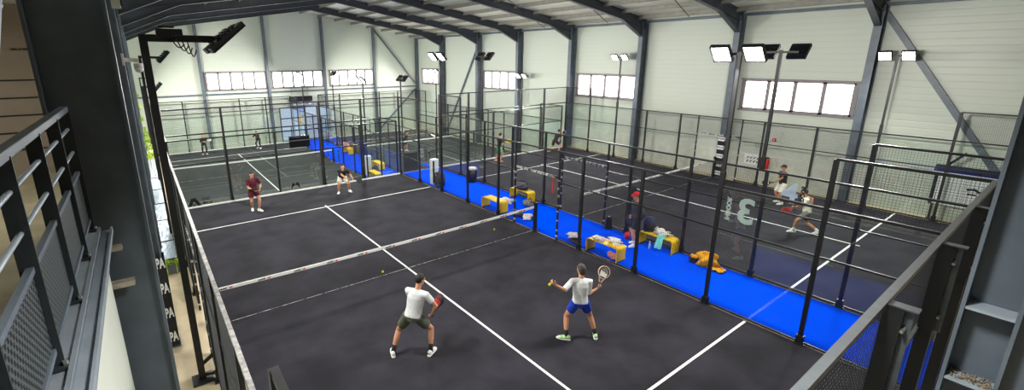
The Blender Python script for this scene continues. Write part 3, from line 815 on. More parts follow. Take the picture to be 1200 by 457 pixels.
b = MB(); b.prism([(-.1, 1.32), (-.3, 1.36), (-.46, 1.26), (-.42, 1.2), (-.28, 1.28), (-.12, 1.24)], -.002, .002, lambda x, y, z: V((-.054 + z, x, y))); b.box((-.054, -.25, 1.13), (.006, .22, .05)); obj('emblem', b, M['stickerb'], t)
# end wall door, heater, screen
dr = bpy.data.objects.new('door_1', None); COL.objects.link(dr); dr['kind'] = 'structure'; dr.location = (11.32, YF - .02, LOW)
b = MB()
for x in (-2.15, -1.08, 0, 1.08, 2.15): b.box((x, -.03, 1.5), (.09, .1, 3.0))
for z in (2.98, 2.05, .04): b.box((0, -.03, z), (4.35, .1, .09))
obj('door_frame', b, M['railgrey'], dr, kind='structure')
for i in range(4):
    for z0, z1 in ((.1, 2.0), (2.1, 2.93)):
        b = MB(); b.span((-2.1 + i * 1.075, -.02, z0), (-1.14 + i * 1.075, 0, z1)); obj('pane', b, M['doorw'] if (i, z0) not in ((1, 2.1), (3, .1)) else M['doorblue'], dr, kind='structure')
t = thing('height_plate', 'narrow yellow plate on the glazed double door', 'plate', (10.8, YF - .09, .55))
b = MB(); b.box((0, 0, 0), (.3, .02, .95)); b.box((0, -.012, .44), (.3, .006, .06)); obj('plate_body', b, M['yellowplate'], t)
t = thing('fan_heater', 'black fan heater above the glazed door on the end wall', 'heater', (11.0, YF - .3, 2.42))
b = MB(); b.box((0, 0, .06), (1.9, .44, .42)); obj('case', b, M['blackm'], t, bevel=.02)
b = MB(); b.box((0, -.02, -.38), (2.2, .4, .34)); obj('housing', b, M['steel_light'], t, bevel=.02)
for x in (-.6, .1, .7):
    b = MB(); b.box((x, -.23, -.38), (.22, .02, .16)); obj('grille', b, M['white'], t)
for x in (-.7, .7):
    b = MB(); b.tube((x, .15, .2), (x, .15, 1.0), .015, 6); b.bar((x, .15, .9), (x, .3, .9), .03, .03); obj('hanger', b, M['steel'], t)
t = thing('score_screen', 'black rectangular screen hanging on the glass back fence of the lower court', 'screen', (5.02, 20.14, 2.0))
b = MB(); b.box((0, 0, .26), (.9, .05, .53)); obj('screen_panel', b, M['greyseat'], t, bevel=.006)
b = MB(); b.box((0, -.027, .32), (.86, .004, .05)); obj('screen_reflection', b, M['railgrey'], t)  # reflected light on the screen, put in as a grey strip
for x in (-.3, .3):
    b = MB(); b.box((x, .0, .76), (.03, .02, .5)); obj('hanger', b, M['black'], t)

# stairs between the levels at the end of the walkway
t = thing('walkway_stairs', 'dark steel stairs with pipe rails going down at the end of the blue walkway', 'stairs', (12.0, 20.85, 0))
for i in range(7):
    b = MB(); b.box((-.14 - .28 * i, 0, -.03 - .178 * i), (.29, 1.1, .05)); obj('step', b, M['blackm'], t)
for y in (-.58, .58):
    b = MB(); b.bar((.05, y, -.04), (-1.95, y, -1.24), .03, .2); obj('stringer', b, M['black'], t)
    for k in range(5):
        z = .18 + .19 * k
        b = MB(); b.tube((.05, y, z), (-1.9, y, z - 1.22), .02 if k == 4 else .012, 8); b.tube((.05, y, z), (.42, y, z), .02 if k == 4 else .012, 8); obj('pipe_rail', b, M['black'], t)
    for x in (.4, -.05, -1.0, -1.9):
        zz = min(0, x) * .63
        b = MB(); b.tube((x, y, zz - .06), (x, y, zz + .94), .02, 8); obj('rail_post', b, M['black'], t)
obj('floor_landing', MB().span((12.0, 20.16, -.1), (12.4, 21.5, .0)), M['blue'], kind='structure')
t = thing('guard_screen', 'dark guard panel by the top of the stairs', 'panel', (10.75, 20.24, LOW))
b = MB(); b.box((0, 0, 1.7), (.8, .05, 1.1)); obj('panel', b, M['blackm'], t)
for x in (-.38, .38):
    b = MB(); b.box((x, .04, 1.13), (.05, .05, 2.26)); obj('post', b, M['black'], t)

# ------------------------------------------------------------------ benches
def bench(name_label, x, y, z, length=1.15, depth=.42, rz=math.pi / 2, group='yellow benches along the blue walkway'):
    t = thing('bench', name_label, 'bench', (x, y, z), rz, group)
    rad = .1; h = .45; th = .028; L2 = length / 2
    def prof(off):
        p = [(-L2 + off, 0)]
        for k in range(7): a = math.pi - k * math.pi / 12; p.append((-L2 + rad + math.cos(a) * (rad - off), h - rad + math.sin(a) * (rad - off)))
        for k in range(7): a = math.pi / 2 - k * math.pi / 12; p.append((L2 - rad + math.cos(a) * (rad - off), h - rad + math.sin(a) * (rad - off)))
        p.append((L2 - off, 0)); return p
    o, i = prof(0), prof(th); n = len(o); b = MB()
    for s in (0, 1):
        pass
    P = []
    for yy in (-depth / 2, depth / 2): P += [V((a, yy, c)) for a, c in o] + [V((a, yy, c)) for a, c in i]
    F = []
    for k in range(n - 1):
        F += [(k, k + 1, 2 * n + k + 1, 2 * n + k), (n + k + 1, n + k, 3 * n + k, 3 * n + k + 1), (k + 1, k, n + k, n + k + 1), (2 * n + k, 2 * n + k + 1, 3 * n + k + 1, 3 * n + k)]
    F += [(0, 2 * n, 3 * n, n), (n - 1, 2 * n - 1, 4 * n - 1, 3 * n - 1)]
    b.add(P, F); obj('shell', b, M['yellow'], t)
    b = MB(); b.box((0, 0, h - .07), (length - .1, .06, .05)); obj('stiffener', b, M['yellowcloth'], t)
    for sx in (-1, 1):
        b = MB(); b.box((sx * (L2 - .03), 0, .012), (.075, depth * .9, .024)); obj('foot', b, M['blackm'], t)
bench('yellow bench behind the net post with a crumpled bag at its end', 10.33, 12.62, .004)
bench('yellow bench with a round dark racket bag on it across the walkway', 12.13, 12.95, .004, depth=.4)
bench('yellow perforated bench with white towels, behind the player in blue shorts', 10.33, 7.25, .004)
bench('yellow bench with blue backpack and teal towel beside the man in the red cap', 12.14, 6.6, .004, depth=.4)
bench('yellow bench on the lower walkway past the stairs', 11.75, 26.7, LOW + .004)
bench('yellow bench with a pink bag far down the lower walkway', 12.0, 32.6, LOW + .004)
bench('yellow bench by the fence of the lower court behind the black-shirted player', 10.4, 24.3, LOW + .004)

# ------------------------------------------------------------------ bags, clothes, bottles
def blob(name, c, r, m, parent, seed, lump=.25, n=20, k=12):
    """soft irregular lump for cloth and bags, flattened below"""
    rnd = random.Random(seed); ph = [(rnd.uniform(1, 4), rnd.uniform(1, 4), rnd.uniform(1, 4), rnd.uniform(0, 6)) for _ in range(6)]
    b = MB(); b.ell((0, 0, 0), (1, 1, 1), n, k)
    for i, p in enumerate(b.v):
        s = 1 + lump * sum(math.sin(a * p.x * 2 + bb * p.y * 2 + cc * p.z * 2 + d) for a, bb, cc, d in ph) / 3
        q = V((p.x * r[0] * s, p.y * r[1] * s, p.z * r[2] * s)); q.z = max(q.z, -r[2] * .85)
        b.v[i] = V(c) + q
    return obj(name, b, m, parent, smooth=True)
def sheet(name, c, sx, sy, m, parent, seed, amp=.03, drop=0.0, rz=0.0):
    """draped cloth with thickness"""
    rnd = random.Random(seed); ph = [rnd.uniform(0, 6) for _ in range(4)]; n = 14; b = MB(); P = []
    cr, sr = math.cos(rz), math.sin(rz)
    for i in range(n + 1):
        for j in range(n + 1):
            x = (i / n - .5) * sx * (1 + .12 * math.sin(j * .9 + ph[3])); y = (j / n - .5) * sy * (1 + .1 * math.sin(i * .8 + ph[0]))
            z = amp * (1 + math.sin(i * .9 + ph[0]) * math.sin(j * 1.1 + ph[1]) + .5 * math.sin(i * 1.7 + j + ph[2]))
            if drop and i > n * .62: z -= drop * (i - n * .62) / (n * .38); x -= sx * .3 * (i - n * .62) / n
            P.append(V((c[0] + x * cr - y * sr, c[1] + x * sr + y * cr, c[2] + z)))
    w = n + 1; N_ = len(P)
    F = [(i * w + j, (i + 1) * w + j, (i + 1) * w + j + 1, i * w + j + 1) for i in range(n) for j in range(n)]
    b.add(P + [p - V((0, 0, .012)) for p in P], F + [tuple(N_ + v for v in reversed(q)) for q in F])
    return obj(name, b, m, parent, smooth=True)
def backpack(label, x, y, z, rz, m, s=1.0, tilt=0.0, group=None):
    t = thing('backpack', label, 'bag', (x, y, z), rz, group); t.rotation_euler = (tilt, 0, rz)
    b = MB(); b.loft([(0, 0, 0), (0, 0, .05 * s), (0, 0, .3 * s), (0, 0, .45 * s), (0, .0, .5 * s)], [(.14 * s, .08 * s), (.17 * s, .11 * s), (.17 * s, .11 * s), (.13 * s, .08 * s), (.05 * s, .03 * s)], 18); obj('bag_body', b, m, t, smooth=True)
    b = MB(); b.loft([(0, -.1 * s, .06 * s), (0, -.11 * s, .1 * s), (0, -.11 * s, .24 * s), (0, -.09 * s, .28 * s)], [(.1 * s, .03 * s), (.12 * s, .05 * s), (.12 * s, .05 * s), (.08 * s, .03 * s)], 14); obj('pocket', b, M['blackm'], t, smooth=True)
    for sx in (-1, 1):
        b = MB(); b.loft([(sx * .09 * s, .08 * s, .45 * s), (sx * .1 * s, .15 * s, .36 * s), (sx * .11 * s, .14 * s, .18 * s), (sx * .12 * s, .09 * s, .06 * s)], [.02 * s] * 4, 8); obj('strap', b, M['blackm'], t, smooth=True)
    b = MB(); b.loft([(-.04 * s, .02 * s, .49 * s), (-.03 * s, .02 * s, .54 * s), (.03 * s, .02 * s, .54 * s), (.04 * s, .02 * s, .49 * s)], [.008 * s] * 4, 6); obj('grab_loop', b, M['blackm'], t)
def bottle(label, x, y, z, m, h=.24):
    t = thing('water_bottle', label, 'bottle', (x, y, z))
    b = MB(); b.loft([(0, 0, 0), (0, 0, .01), (0, 0, h * .65), (0, 0, h * .8), (0, 0, h * .88)], [.03, .035, .035, .016, .014], 14); obj('bottle_body', b, m, t, smooth=True)
    b = MB(); b.tube((0, 0, h * .88), (0, 0, h), .017, 12); obj('cap', b, M['white'], t)
def racket_bag(label, x, y, z, rz, m, s=1.0):
    t = thing('racket_bag', label, 'bag', (x, y, z), rz)
    blob('bag_body', (0, 0, .13 * s), (.42 * s, .26 * s, .15 * s), m, t, int(x * 100 + y), .12)
    b = MB(); b.loft([(-.3 * s, -.1, .24 * s), (-.1 * s, -.14, .33 * s), (.15 * s, -.12, .33 * s), (.3 * s, -.08, .22 * s)], [.018] * 4, 8); obj('strap', b, M['blackm'], t, smooth=True)
    b = MB(); b.loft([(-.38 * s, -.02, .2 * s), (0, .02, .285 * s), (.36 * s, .02, .2 * s)], [.008] * 3, 6); obj('zipper', b, M['railgrey'], t)
# group near the net post
racket_bag('large round dark racket bag lying on the yellow bench across the walkway', 12.12, 13.0, .45, R(80), M['bagdark'], 1.0)
racket_bag('grey and black bag on the floor before the bench with the racket bag', 11.75, 12.2, 0.0, R(60), M['baggrey'], .8)
t = thing('crumpled_sweater', 'white crumpled sweater on the floor by the grey and black bag', 'clothes', (11.4, 13.1, .004)); blob('cloth', (0, 0, .06), (.22, .35, .08), M['towel'], t, 4, .4); sheet('sleeve', (-.2, .1, .01), .3, .14, M['towel'], t, 5, .02)
racket_bag('dark bag lying at the post beside the net end', 10.55, 11.5, .004, R(110), M['bagdark'], .7)
t = thing('white_bag', 'white carrier bag on the floor by the net post', 'bag', (10.62, 11.0, .004)); blob('bag_body', (0, 0, .09), (.2, .17, .12), M['towel'], t, 8, .3); blob('bag_content', (.05, -.1, .06), (.15, .1, .08), M['bagdark'], t, 9, .3)
bottle('clear bottle standing on the floor behind the dark racket bag', 12.32, 12.45, .004, M['bottle'])
# group left of the towel bench
racket_bag('dark sports bag by the fence post next to the towel bench', 10.32, 8.42, .004, R(95), M['bagdark'], .55)
t = thing('white_cloth', 'white cloth thrown over the dark sports bag', 'cloth', (10.3, 8.5, .2)); blob('cloth', (0, 0, .05), (.16, .2, .07), M['towel'], t, 12, .45)
t = thing('folded_towel', 'white folded towel on the yellow bench behind the blue shorts player', 'towel', (10.3, 7.45, .452)); sheet('cloth', (0, 0, .01), .3, .34, M['towel'], t, 14, .016); sheet('fold', (0, .02, .04), .26, .24, M['towel'], t, 15, .014)
t = thing('hung_towel', 'white towel slipping over the end of the yellow bench behind the blue shorts player', 'towel', (10.45, 7.0, .452)); blob('cloth', (0, 0, .06), (.16, .2, .09), M['towel'], t, 18, .35); 
t = thing('bucket', 'white bucket on the floor at the end of the towel bench', 'bucket', (10.72, 6.95, .004))
b = MB(); b.loft([(0, 0, 0), (0, 0, .28), (0, 0, .3)], [.11, .14, .145], 18); obj('pail', b, M['white'], t, smooth=True)
b = MB(); b.loft([(-.145, 0, .28), (-.1, -.1, .2), (0, -.16, .17), (.1, -.1, .2), (.145, 0, .28)], [.006] * 5, 6); obj('handle', b, M['railgrey'], t)
b = MB(); b.prism([(-.05, .09), (.05, .09), (.05, .2), (-.05, .2)], -.137, -.13, lambda x, y, z: V((x, z, y))); obj('label_patch', b, M['stickerb'], t)
t = thing('pink_shoe_bag', 'pink cloth bag on the floor under the towel bench', 'bag', (10.35, 6.95, .004)); blob('bag_body', (0, 0, .08), (.12, .2, .1), M['pinkbag'], t, 20, .3); blob('bag_neck', (0, .12, .14), (.05, .06, .05), M['pinkbag'], t, 21, .3)
# bench with backpack
backpack('dark blue backpack leaning on the yellow bench next to the man in the red cap', 12.1, 6.95, .452, R(-60), M['bagnavy'], 1.0, R(-12))
t = thing('teal_towel', 'teal towel hanging over the edge of the yellow bench', 'towel', (11.98, 6.42, .452)); sheet('cloth', (0, 0, .012), .5, .22, M['teal'], t, 24, .02, .34, math.pi); blob('fold', (.05, .02, .03), (.12, .12, .04), M['teal'], t, 25, .3)
t = thing('white_shirt', 'white shirt heaped on the teal towel bench', 'clothes', (12.15, 6.5, .452)); blob('cloth', (0, 0, .08), (.15, .24, .1), M['towel'], t, 26, .4); blob('collar', (-.06, .1, .13), (.06, .06, .04), M['towel'], t, 27, .3)
bottle('water bottle standing on the blue walkway before the teal towel bench', 11.86, 6.72, .004, M['bottle'], .26)
bottle('water bottle standing on the bench beside the blue backpack', 12.2, 6.72, .452, M['bottle'], .22)
t = thing('yellow_jacket', 'yellow jacket dropped on the blue walkway', 'jacket', (12.1, 5.0, .004)); blob('jacket_body', (0, 0, .15), (.22, .26, .2), M['yellowcloth'], t, 30, .35); sheet('sleeve', (-.08, -.3, .03), .3, .42, M['yellowcloth'], t, 31, .03); blob('hood', (.0, .16, .25), (.14, .14, .1), M['yellowcloth'], t, 33, .3)
t = thing('brown_bag', 'small brown bag tucked behind the yellow jacket', 'bag', (12.0, 5.38, .004)); blob('bag_body', (0, 0, .12), (.1, .12, .14), M['brown'], t, 34, .2); blob('flap', (0, -.02, .2), (.1, .1, .06), M['yellowcloth'], t, 35, .2)
t = thing('black_coat', 'long black coat and bag hanging on the fence post beside the red cap', 'coat', (12.28, 7.75, .35)); b = MB(); b.loft([(0, 0, 0), (0, 0, .3), (0, 0, .9), (0, 0, 1.3), (0, 0, 1.42)], [(.1, .2), (.11, .22), (.12, .2), (.1, .14), (.03, .05)], 16); obj('coat_body', b, M['blackm'], t, smooth=True); blob('hanging_bag', (-.05, -.05, .25), (.1, .18, .25), M['bagdark'], t, 36, .2)
t = thing('red_pouch', 'red pouch on the floor behind the feet of the man in the red cap', 'pouch', (11.98, 7.62, .004)); blob('pouch_body', (0, 0, .1), (.09, .1, .12), M['red'], t, 38, .15); blob('flap', (-.03, 0, .18), (.07, .08, .04), M['red'], t, 39, .15)
t = thing('black_speaker', 'black box with sloping sides at the foot of the court fence post', 'box', (12.26, 8.6, .004)); b = MB(); b.loft([(0, 0, 0), (0, 0, .4), (0, 0, .44)], [(.16, .17), (.12, .13), (.1, .11)], 4); obj('case', b, M['blackm'], t); b = MB(); b.box((0, 0, .45), (.12, .03, .02)); obj('handle', b, M['black'], t)
# stairs end: bin, white pillar, coats
t = thing('waste_bin', 'black bin with white bag rim by the stairs end of the walkway', 'bin', (12.1, 16.5, .004)); b = MB(); b.loft([(0, 0, 0), (0, 0, .55), (0, 0, .62)], [.2, .24, .25], 18); obj('bin_body', b, M['blackm'], t, smooth=True); blob('bin_bag', (0, 0, .66), (.22, .22, .1), M['towel'], t, 40, .2); blob('bag_overhang', (-.12, -.2, .45), (.14, .1, .16), M['bagdark'], t, 41, .2)
def pillar(x, y, z, lab):
    t = thing('white_pillar', lab, 'pillar', (x, y, z)); b = MB(); b.box((0, 0, .62), (.34, .3, 1.24)); obj('pillar_body', b, M['white'], t, bevel=.04)
    b = MB(); b.box((-.12, -.152, .62), (.09, .01, 1.1)); obj('side_strip', b, M['blackm'], t); b = MB(); b.box((.1, -.152, .28), (.05, .01, .06)); obj('socket', b, M['blackm'], t)
pillar(10.4, 17.3, .004, 'white upright pillar with dark strip at the stairs end of the blue walkway')
pillar(10.5, 25.4, LOW + .004, 'white pillar on the lower walkway behind the black-shirted player')
backpack('black backpack standing against the white pillar by the stairs', 10.38, 16.75, .004, 0, M['bagdark'], 1.5)
backpack('dark backpack by the white pillar on the lower walkway', 10.8, 25.0, LOW + .004, 0, M['bagdark'], 1.3)
t = thing('pink_bundle', 'pink bag on the bench far down the lower walkway', 'bag', (11.9, 32.8, LOW + .454)); blob('bag_body', (0, 0, .16), (.26, .3, .22), M['pinkbag'], t, 44, .15); blob('bag_flap', (0, -.1, .3), (.16, .14, .08), M['pinkbag'], t, 45, .1)
t = thing('red_strap', 'red strap hanging from the door head of the court fence', 'strap', (10.0, 9.2, 1.6)); b = MB(); b.box((0, 0, .26), (.02, .05, .52)); b.box((0, 0, -.01), (.03, .03, .05)); obj('webbing', b, M['red'], t)
# balls
def ball(label, x, y, z):
    b = MB(); b.ell((0, 0, 0), (.034, .034, .034), 16, 10); o = obj('tennis_ball', b, M['ball'], smooth=True, loc=(x, y, z)); tag(o, label, 'ball')
ball('yellow ball lying on the dark turf just behind the net near its middle', 4.28, 10.2, .034)
ball('yellow-green ball lying behind the net near its post', 8.88, 10.85, .034)
ball('yellow ball on the lower court seen through the glass by the maroon-shirted player', 1.5, 24.9, LOW + .034)

# ------------------------------------------------------------------ people
def ik(a, b, l1, l2, hint):
    a, b = V(a), V(b); d = b - a; L = min(d.length, (l1 + l2) * .999); t = d.normalized(); b = a + t * L
    x = (l1 * l1 - l2 * l2 + L * L) / (2 * L); h = math.sqrt(max(0, l1 * l1 - x * x))
    n = V(hint) - t * V(hint).dot(t); n.normalize()
    return a + t * x + n * h, b

def remeshed(name, mb, m, voxel, smooth=2, factor=.5):
    me = mb.mesh('tmp', m); o = bpy.data.objects.new('tmp', me); COL.objects.link(o)
    rm = o.modifiers.new('r', 'REMESH'); rm.mode = 'VOXEL'; rm.voxel_size = voxel; rm.use_smooth_shade = True
    if smooth:
        s = o.modifiers.new('s', 'SMOOTH'); s.iterations = smooth; s.factor = factor
    dg = bpy.context.evaluated_depsgraph_get()
    out = bpy.data.meshes.new_from_object(o.evaluated_get(dg)); out.name = name
    bpy.data.objects.remove(o); bpy.data.meshes.remove(me)
    out.materials.clear(); out.materials.append(m)
    out.polygons.foreach_set('use_smooth', [True] * len(out.polygons))
    return out

def hand(b, wrist, direc, palm, curl, side, s=1.0):
    """palm, four bent fingers of unequal length and a thumb from the palm's side. palm = the way the palm faces"""
    d = V(direc).normalized(); p = V(palm); p = (p - d * p.dot(d)).normalized(); x = d.cross(p) * side   # towards the thumb
    w = V(wrist)
    b.loft([w - d * .02, w + d * .02, w + d * .055, w + d * .09], [(.024 * s, .02 * s), (.03 * s, .017 * s), (.04 * s, .015 * s), (.038 * s, .013 * s)], 10, up=p)
    for k, (off, ln) in enumerate(((.03, .072), (.0105, .08), (-.0095, .074), (-.0285, .058))):
        q = w + d * .085 + x * off; a = 0; pts = [q - d * .02, q]
        for seg, fr in enumerate((.45, .32, .25)):
            a += curl * (.7, 1.0, .75)[seg]; q = q + (d * math.cos(a) + p * math.sin(a)) * ln * fr; pts.append(q)
        b.loft(pts, [.0088, .0088, .0082, .0076, .0062], 8, up=x)
    q = w + d * .025 + x * .026; pts = [q, q + (x * .8 + d * .55 + p * .25) * .032]
    pts.append(pts[-1] + (x * .35 + d * .8 + p * .5) * .03); pts.append(pts[-1] + (d * .8 + p * (.3 + curl * .4)) * .024)
    b.loft(pts, [.013, .0115, .0098, .007], 8, up=p)

def person(label, loc, heading, feet, fhead, hands, pelvis, lean=0.0, side=0.0, twist=0.0, hd=(0, 0), s=1.0, skin='skin', hair='hair', hairlen=0, cap=None,
           shirt='twhite', sleeve=.55, shorts='olive', leg=.62, socks=None, shoe='shoew', pants=False, elb=None, curl=.9, voxel=.0065, eyes=True, knees=None, toe=None, raise_heel=(0, 0)):
    """heading: 0 looks along +y, clockwise to +x. feet, hands: world points (ankle ground point, wrist target). pelvis: (dx right, dy forward, height)"""
    h = R(heading); fw = V((math.sin(h), math.cos(h), 0)); rt = V((math.cos(h), -math.sin(h), 0)); up = V((0, 0, 1))
    root = thing('person', label, 'person', loc)
    O = V(loc)
    W = lambda p: V(p) - O
    P = rt * pelvis[0] + fw * pelvis[1] + up * pelvis[2] * s
    sp = (up * math.cos(R(lean)) + fw * math.sin(R(lean))); sp = (sp * math.cos(R(side)) + rt * math.sin(R(side))).normalized()
    tw = R(twist); rs = (rt * math.cos(tw) + fw * -math.sin(tw)); rs = (rs - sp * rs.dot(sp)).normalized(); fs = sp.cross(rs).normalized()   # chest right / front
    rp = (rt - sp * rt.dot(sp)).normalized(); fp = sp.cross(rp).normalized()
    if fs.dot(fw) < 0: fs = -fs
    if fp.dot(fw) < 0: fp = -fp
    nb = P + sp * .50 * s; chest = P + sp * .34 * s; waist = P + sp * .14 * s
    hyaw, hpit = R(hd[0]), R(hd[1])
    hu = (sp * .75 + up * .5).normalized(); hf = (fs * math.cos(hyaw) + rs * math.sin(hyaw)); hf = (hf - hu * hf.dot(hu)).normalized()
    hf, hu = (hf * math.cos(hpit) - hu * math.sin(hpit)), (hu * math.cos(hpit) + hf * math.sin(hpit)); hr = hf.cross(hu).normalized()
    hc = nb + (sp * .05 + hu * .135 + hf * .02) * s
    body = MB(); S = lambda *r: [tuple(v * s for v in q) if isinstance(q, tuple) else q * s for q in r]
    # trunk and neck
    body.loft([P - sp * .1 * s, P, waist, chest, P + sp * .44 * s, nb], S((.13, .1), (.155, .108), (.132, .092), (.158, .108), (.15, .09), (.065, .06)), 18, up=fp)
    body.loft([nb - sp * .05 * s, nb + sp * .03 * s, hc - hu * .04 * s + hf * -.01 * s], S(.066, .056, .055), 12, up=fs)
    # head
    HR = Matrix((hr, hf, hu)).transposed()
    body.ell(hc + hu * .03 * s - hf * .008 * s, (.076 * s, .096 * s, .098 * s), 20, 14, HR)
    body.loft([hc + hu * .03 * s + hf * .03 * s, hc - hu * .02 * s + hf * .035 * s, hc - hu * .07 * s + hf * .048 * s, hc - hu * .098 * s + hf * .055 * s], S((.07, .062), (.064, .06), (.048, .046), (.026, .026)), 16, up=hf)
    body.loft([hc + hu * .035 * s + hf * .082 * s, hc - hu * .005 * s + hf * .108 * s, hc - hu * .02 * s + hf * .094 * s], S(.009, .015, .012), 8, up=hf)
    body.loft([hc + hu * .05 * s + hf * .074 * s - hr * .045 * s, hc + hu * .053 * s + hf * .087 * s, hc + hu * .05 * s + hf * .074 * s + hr * .045 * s], S(.011, .012, .011), 8, up=hu)
    body.loft([hc - hu * .052 * s + hf * .088 * s - hr * .022 * s, hc - hu * .05 * s + hf * .096 * s, hc - hu * .052 * s + hf * .088 * s + hr * .022 * s], S(.006, .01, .006), 8, up=hu)
    for sx in (-1, 1): body.ell(hc + hr * sx * .079 * s + hu * .012 * s - hf * .008 * s, (.011 * s, .02 * s, .032 * s), 10, 6, HR)
    # legs
    legs = []; shirtm, shortm, sockm = MB(), MB(), []
    for i, sx in enumerate((-1, 1)):
        hip = P + rp * sx * .09 * s - sp * .03 * s
        fh = R(fhead[i]); ff = V((math.sin(fh), math.cos(fh), 0))
        ank = W(feet[i]) + up * (.085 * s + raise_heel[i]) - ff * .03
        kn, ank = ik(hip, ank, .435 * s, .42 * s, (knees[i] if knees else fw + rt * sx * .25))
        legs.append((hip, kn, ank, ff))
        body.loft([hip + up * .02 * s, hip.lerp(kn, .3), hip.lerp(kn, .75), kn, kn.lerp(ank, .25), kn.lerp(ank, .45), kn.lerp(ank, .85), ank], S(.092, .088, .066, .056, .058, .056, .037, .036), 14, up=ff)
        fdir = (ff * 1 - up * (raise_heel[i] * 3.2)).normalized() if raise_heel[i] else ff
        body.loft([ank - ff * .035 * s - up * .045 * s, ank + fdir * .04 * s - up * .04 * s, ank + fdir * .15 * s - up * .06 * s], S((.03, .034), (.036, .038), (.03, .018)), 10, up=up)
        # shoe and sole
        fu = (up - fdir * up.dot(fdir)).normalized(); fx = fdir.cross(fu)
        g = ank - fu * .05 * s
        sh = MB(); sh.loft([g - fdir * .085 * s + fu * .02 * s, g - fdir * .06 * s + fu * .028 * s, g + fdir * .02 * s + fu * .026 * s, g + fdir * .1 * s + fu * .008 * s, g + fdir * .17 * s - fu * .004 * s, g + fdir * .195 * s - fu * .01 * s], S((.026, .04), (.038, .052), (.043, .054), (.048, .038), (.04, .024), (.018, .012)), 14, up=fu)
        so = link('shoe', remeshed('shoe', sh, M[shoe], .007, 1), root)
        sl = MB(); sl.loft([g - fdir * .1 * s - fu * .022 * s, g - fdir * .08 * s - fu * .022 * s, g + fdir * .02 * s - fu * .022 * s, g + fdir * .11 * s - fu * .022 * s, g + fdir * .18 * s - fu * .02 * s, g + fdir * .21 * s - fu * .016 * s], S((.02, .013), (.04, .013), (.044, .013), (.051, .013), (.042, .012), (.016, .009)), 14, up=fu)
        obj('sole', sl, M['sole'], so, smooth=True)
        if socks:
            k = MB(); k.loft([ank - up * .03 * s, ank + (kn - ank).normalized() * .05 * s, ank + (kn - ank).normalized() * .13 * s], S(.044, .042, .045), 14, up=ff); obj('sock', k, M[socks], root, smooth=True)
        # shorts / trousers
        e = hip.lerp(kn, leg)
        if pants: shortm.loft([hip + up * .03 * s, hip.lerp(kn, .4), kn, kn.lerp(ank, .5), kn.lerp(ank, .96)], S(.104, .09, .068, .062, .052), 14, up=ff)
        else: shortm.loft([hip + up * .03 * s, hip.lerp(kn, leg * .5), e], S(.108, .104, .1), 16, up=ff)
    shortm.loft([P - sp * .11 * s, P - sp * .03 * s, P + sp * .07 * s, P + sp * .1 * s], S((.14, .112), (.172, .124), (.158, .112), (.146, .104)), 18, up=fp)
    # arms
    for i, sx in enumerate((-1, 1)):
        shd = nb - sp * .065 * s + rs * sx * .192 * s
        hint = elb[i] if elb and elb[i] else (-up * .7 - fw * .35 + rs * sx * .5)
        el, wr = ik(shd, W(hands[i]), .285 * s, .25 * s, hint)
        body.loft([nb - sp * .06 * s + rs * sx * .08 * s, shd, shd.lerp(el, .3), shd.lerp(el, .8), el, el.lerp(wr, .25), el.lerp(wr, .7), wr], S(.06, .058, .05, .041, .038, .041, .03, .025), 12, up=fw)
        dd = (wr - el).normalized(); hand(body, wr, dd, (fs * .6 - rs * sx * .8), curl, 1 if sx > 0 else -1, s)
        if sleeve <= 1:
            shirtm.loft([nb - sp * .06 * s + rs * sx * .07 * s, shd + sp * .004, shd.lerp(el, sleeve * .5), shd.lerp(el, sleeve)], S(.074, .072, .066, .062), 14, up=fw)
        else:
            shirtm.loft([nb - sp * .06 * s + rs * sx * .07 * s, shd + sp * .004, shd.lerp(el, .5), el, el.lerp(wr, .5), el.lerp(wr, sleeve - 1)], S(.074, .07, .062, .052, .05, .042), 14, up=fw)
        legs.append((shd, el, wr))
    shirtm.loft([P - sp * .02 * s, P + sp * .04 * s, waist, chest, P + sp * .43 * s, nb - sp * .015 * s, nb + sp * .015 * s], S((.178, .132), (.168, .124), (.158, .114), (.178, .124), (.168, .106), (.086, .08), (.06, .06)), 20, up=fp)
    link('body', remeshed('body', body, M[skin], voxel, 2, .4), root)
    link('shorts' if not pants else 'trousers', remeshed('shorts', shortm, M[shorts], .009, 2), root)
    link('shirt', remeshed('shirt', shirtm, M[shirt], .009, 2), root)
    # hair, eyes, cap
    hm = MB(); c0 = hc + hu * .036 * s - hf * .014 * s
    q = MB(); q.ell(c0, (.086 * s, .104 * s, .104 * s), 20, 14, HR)
    for v in q.v:
        dv = v - hc; a = dv.dot(hf); z = dv.dot(hu)
        lim = .055 if a > .03 * s else (-.02 if a > -.03 * s else -.055 - hairlen)
        if z < lim * s: v += hu * (lim * s - z) * (1 if a > -.03 * s else .9) - (hf * .02 * s if a > .03 * s else V((0, 0, 0)))
    hm.v, hm.f, hm.m = q.v, q.f, q.m
    if hairlen:
        hm.loft([c0 - hf * .04 * s, hc - hf * .07 * s - hu * .05 * s, hc - hf * .07 * s - hu * (.07 + hairlen) * s], S((.085, .06), (.08, .045), (.05, .03)), 14, up=hf)
    link('hair', remeshed('hair', hm, M[hair], .008, 1), root)
    if eyes:
        for sx in (-1, 1):
            e = MB(); e.ell(hc + hf * .089 * s + hr * sx * .031 * s + hu * .028 * s, (.013 * s, .007 * s, .008 * s), 10, 6, HR); obj('eye', e, M['eye'], root, smooth=True)
    if cap:
        cm = MB(); cm.ell(c0 + hu * .012 * s, (.09 * s, .108 * s, .1 * s), 20, 10, HR, lo=.05, hi=1.0)
        cr = obj('cap', cm, M[cap], root, smooth=True)
        br = MB(); br.loft([c0 + hu * .025 * s + hf * .08 * s, c0 + hu * .022 * s + hf * .13 * s, c0 + hu * .012 * s + hf * .175 * s], S((.075, .009), (.07, .008), (.035, .006)), 14, up=hu); obj('peak', br, M[cap], cr, smooth=True)
    return root, [(legs[2][2] + O), (legs[3][2] + O)], (hc + O)

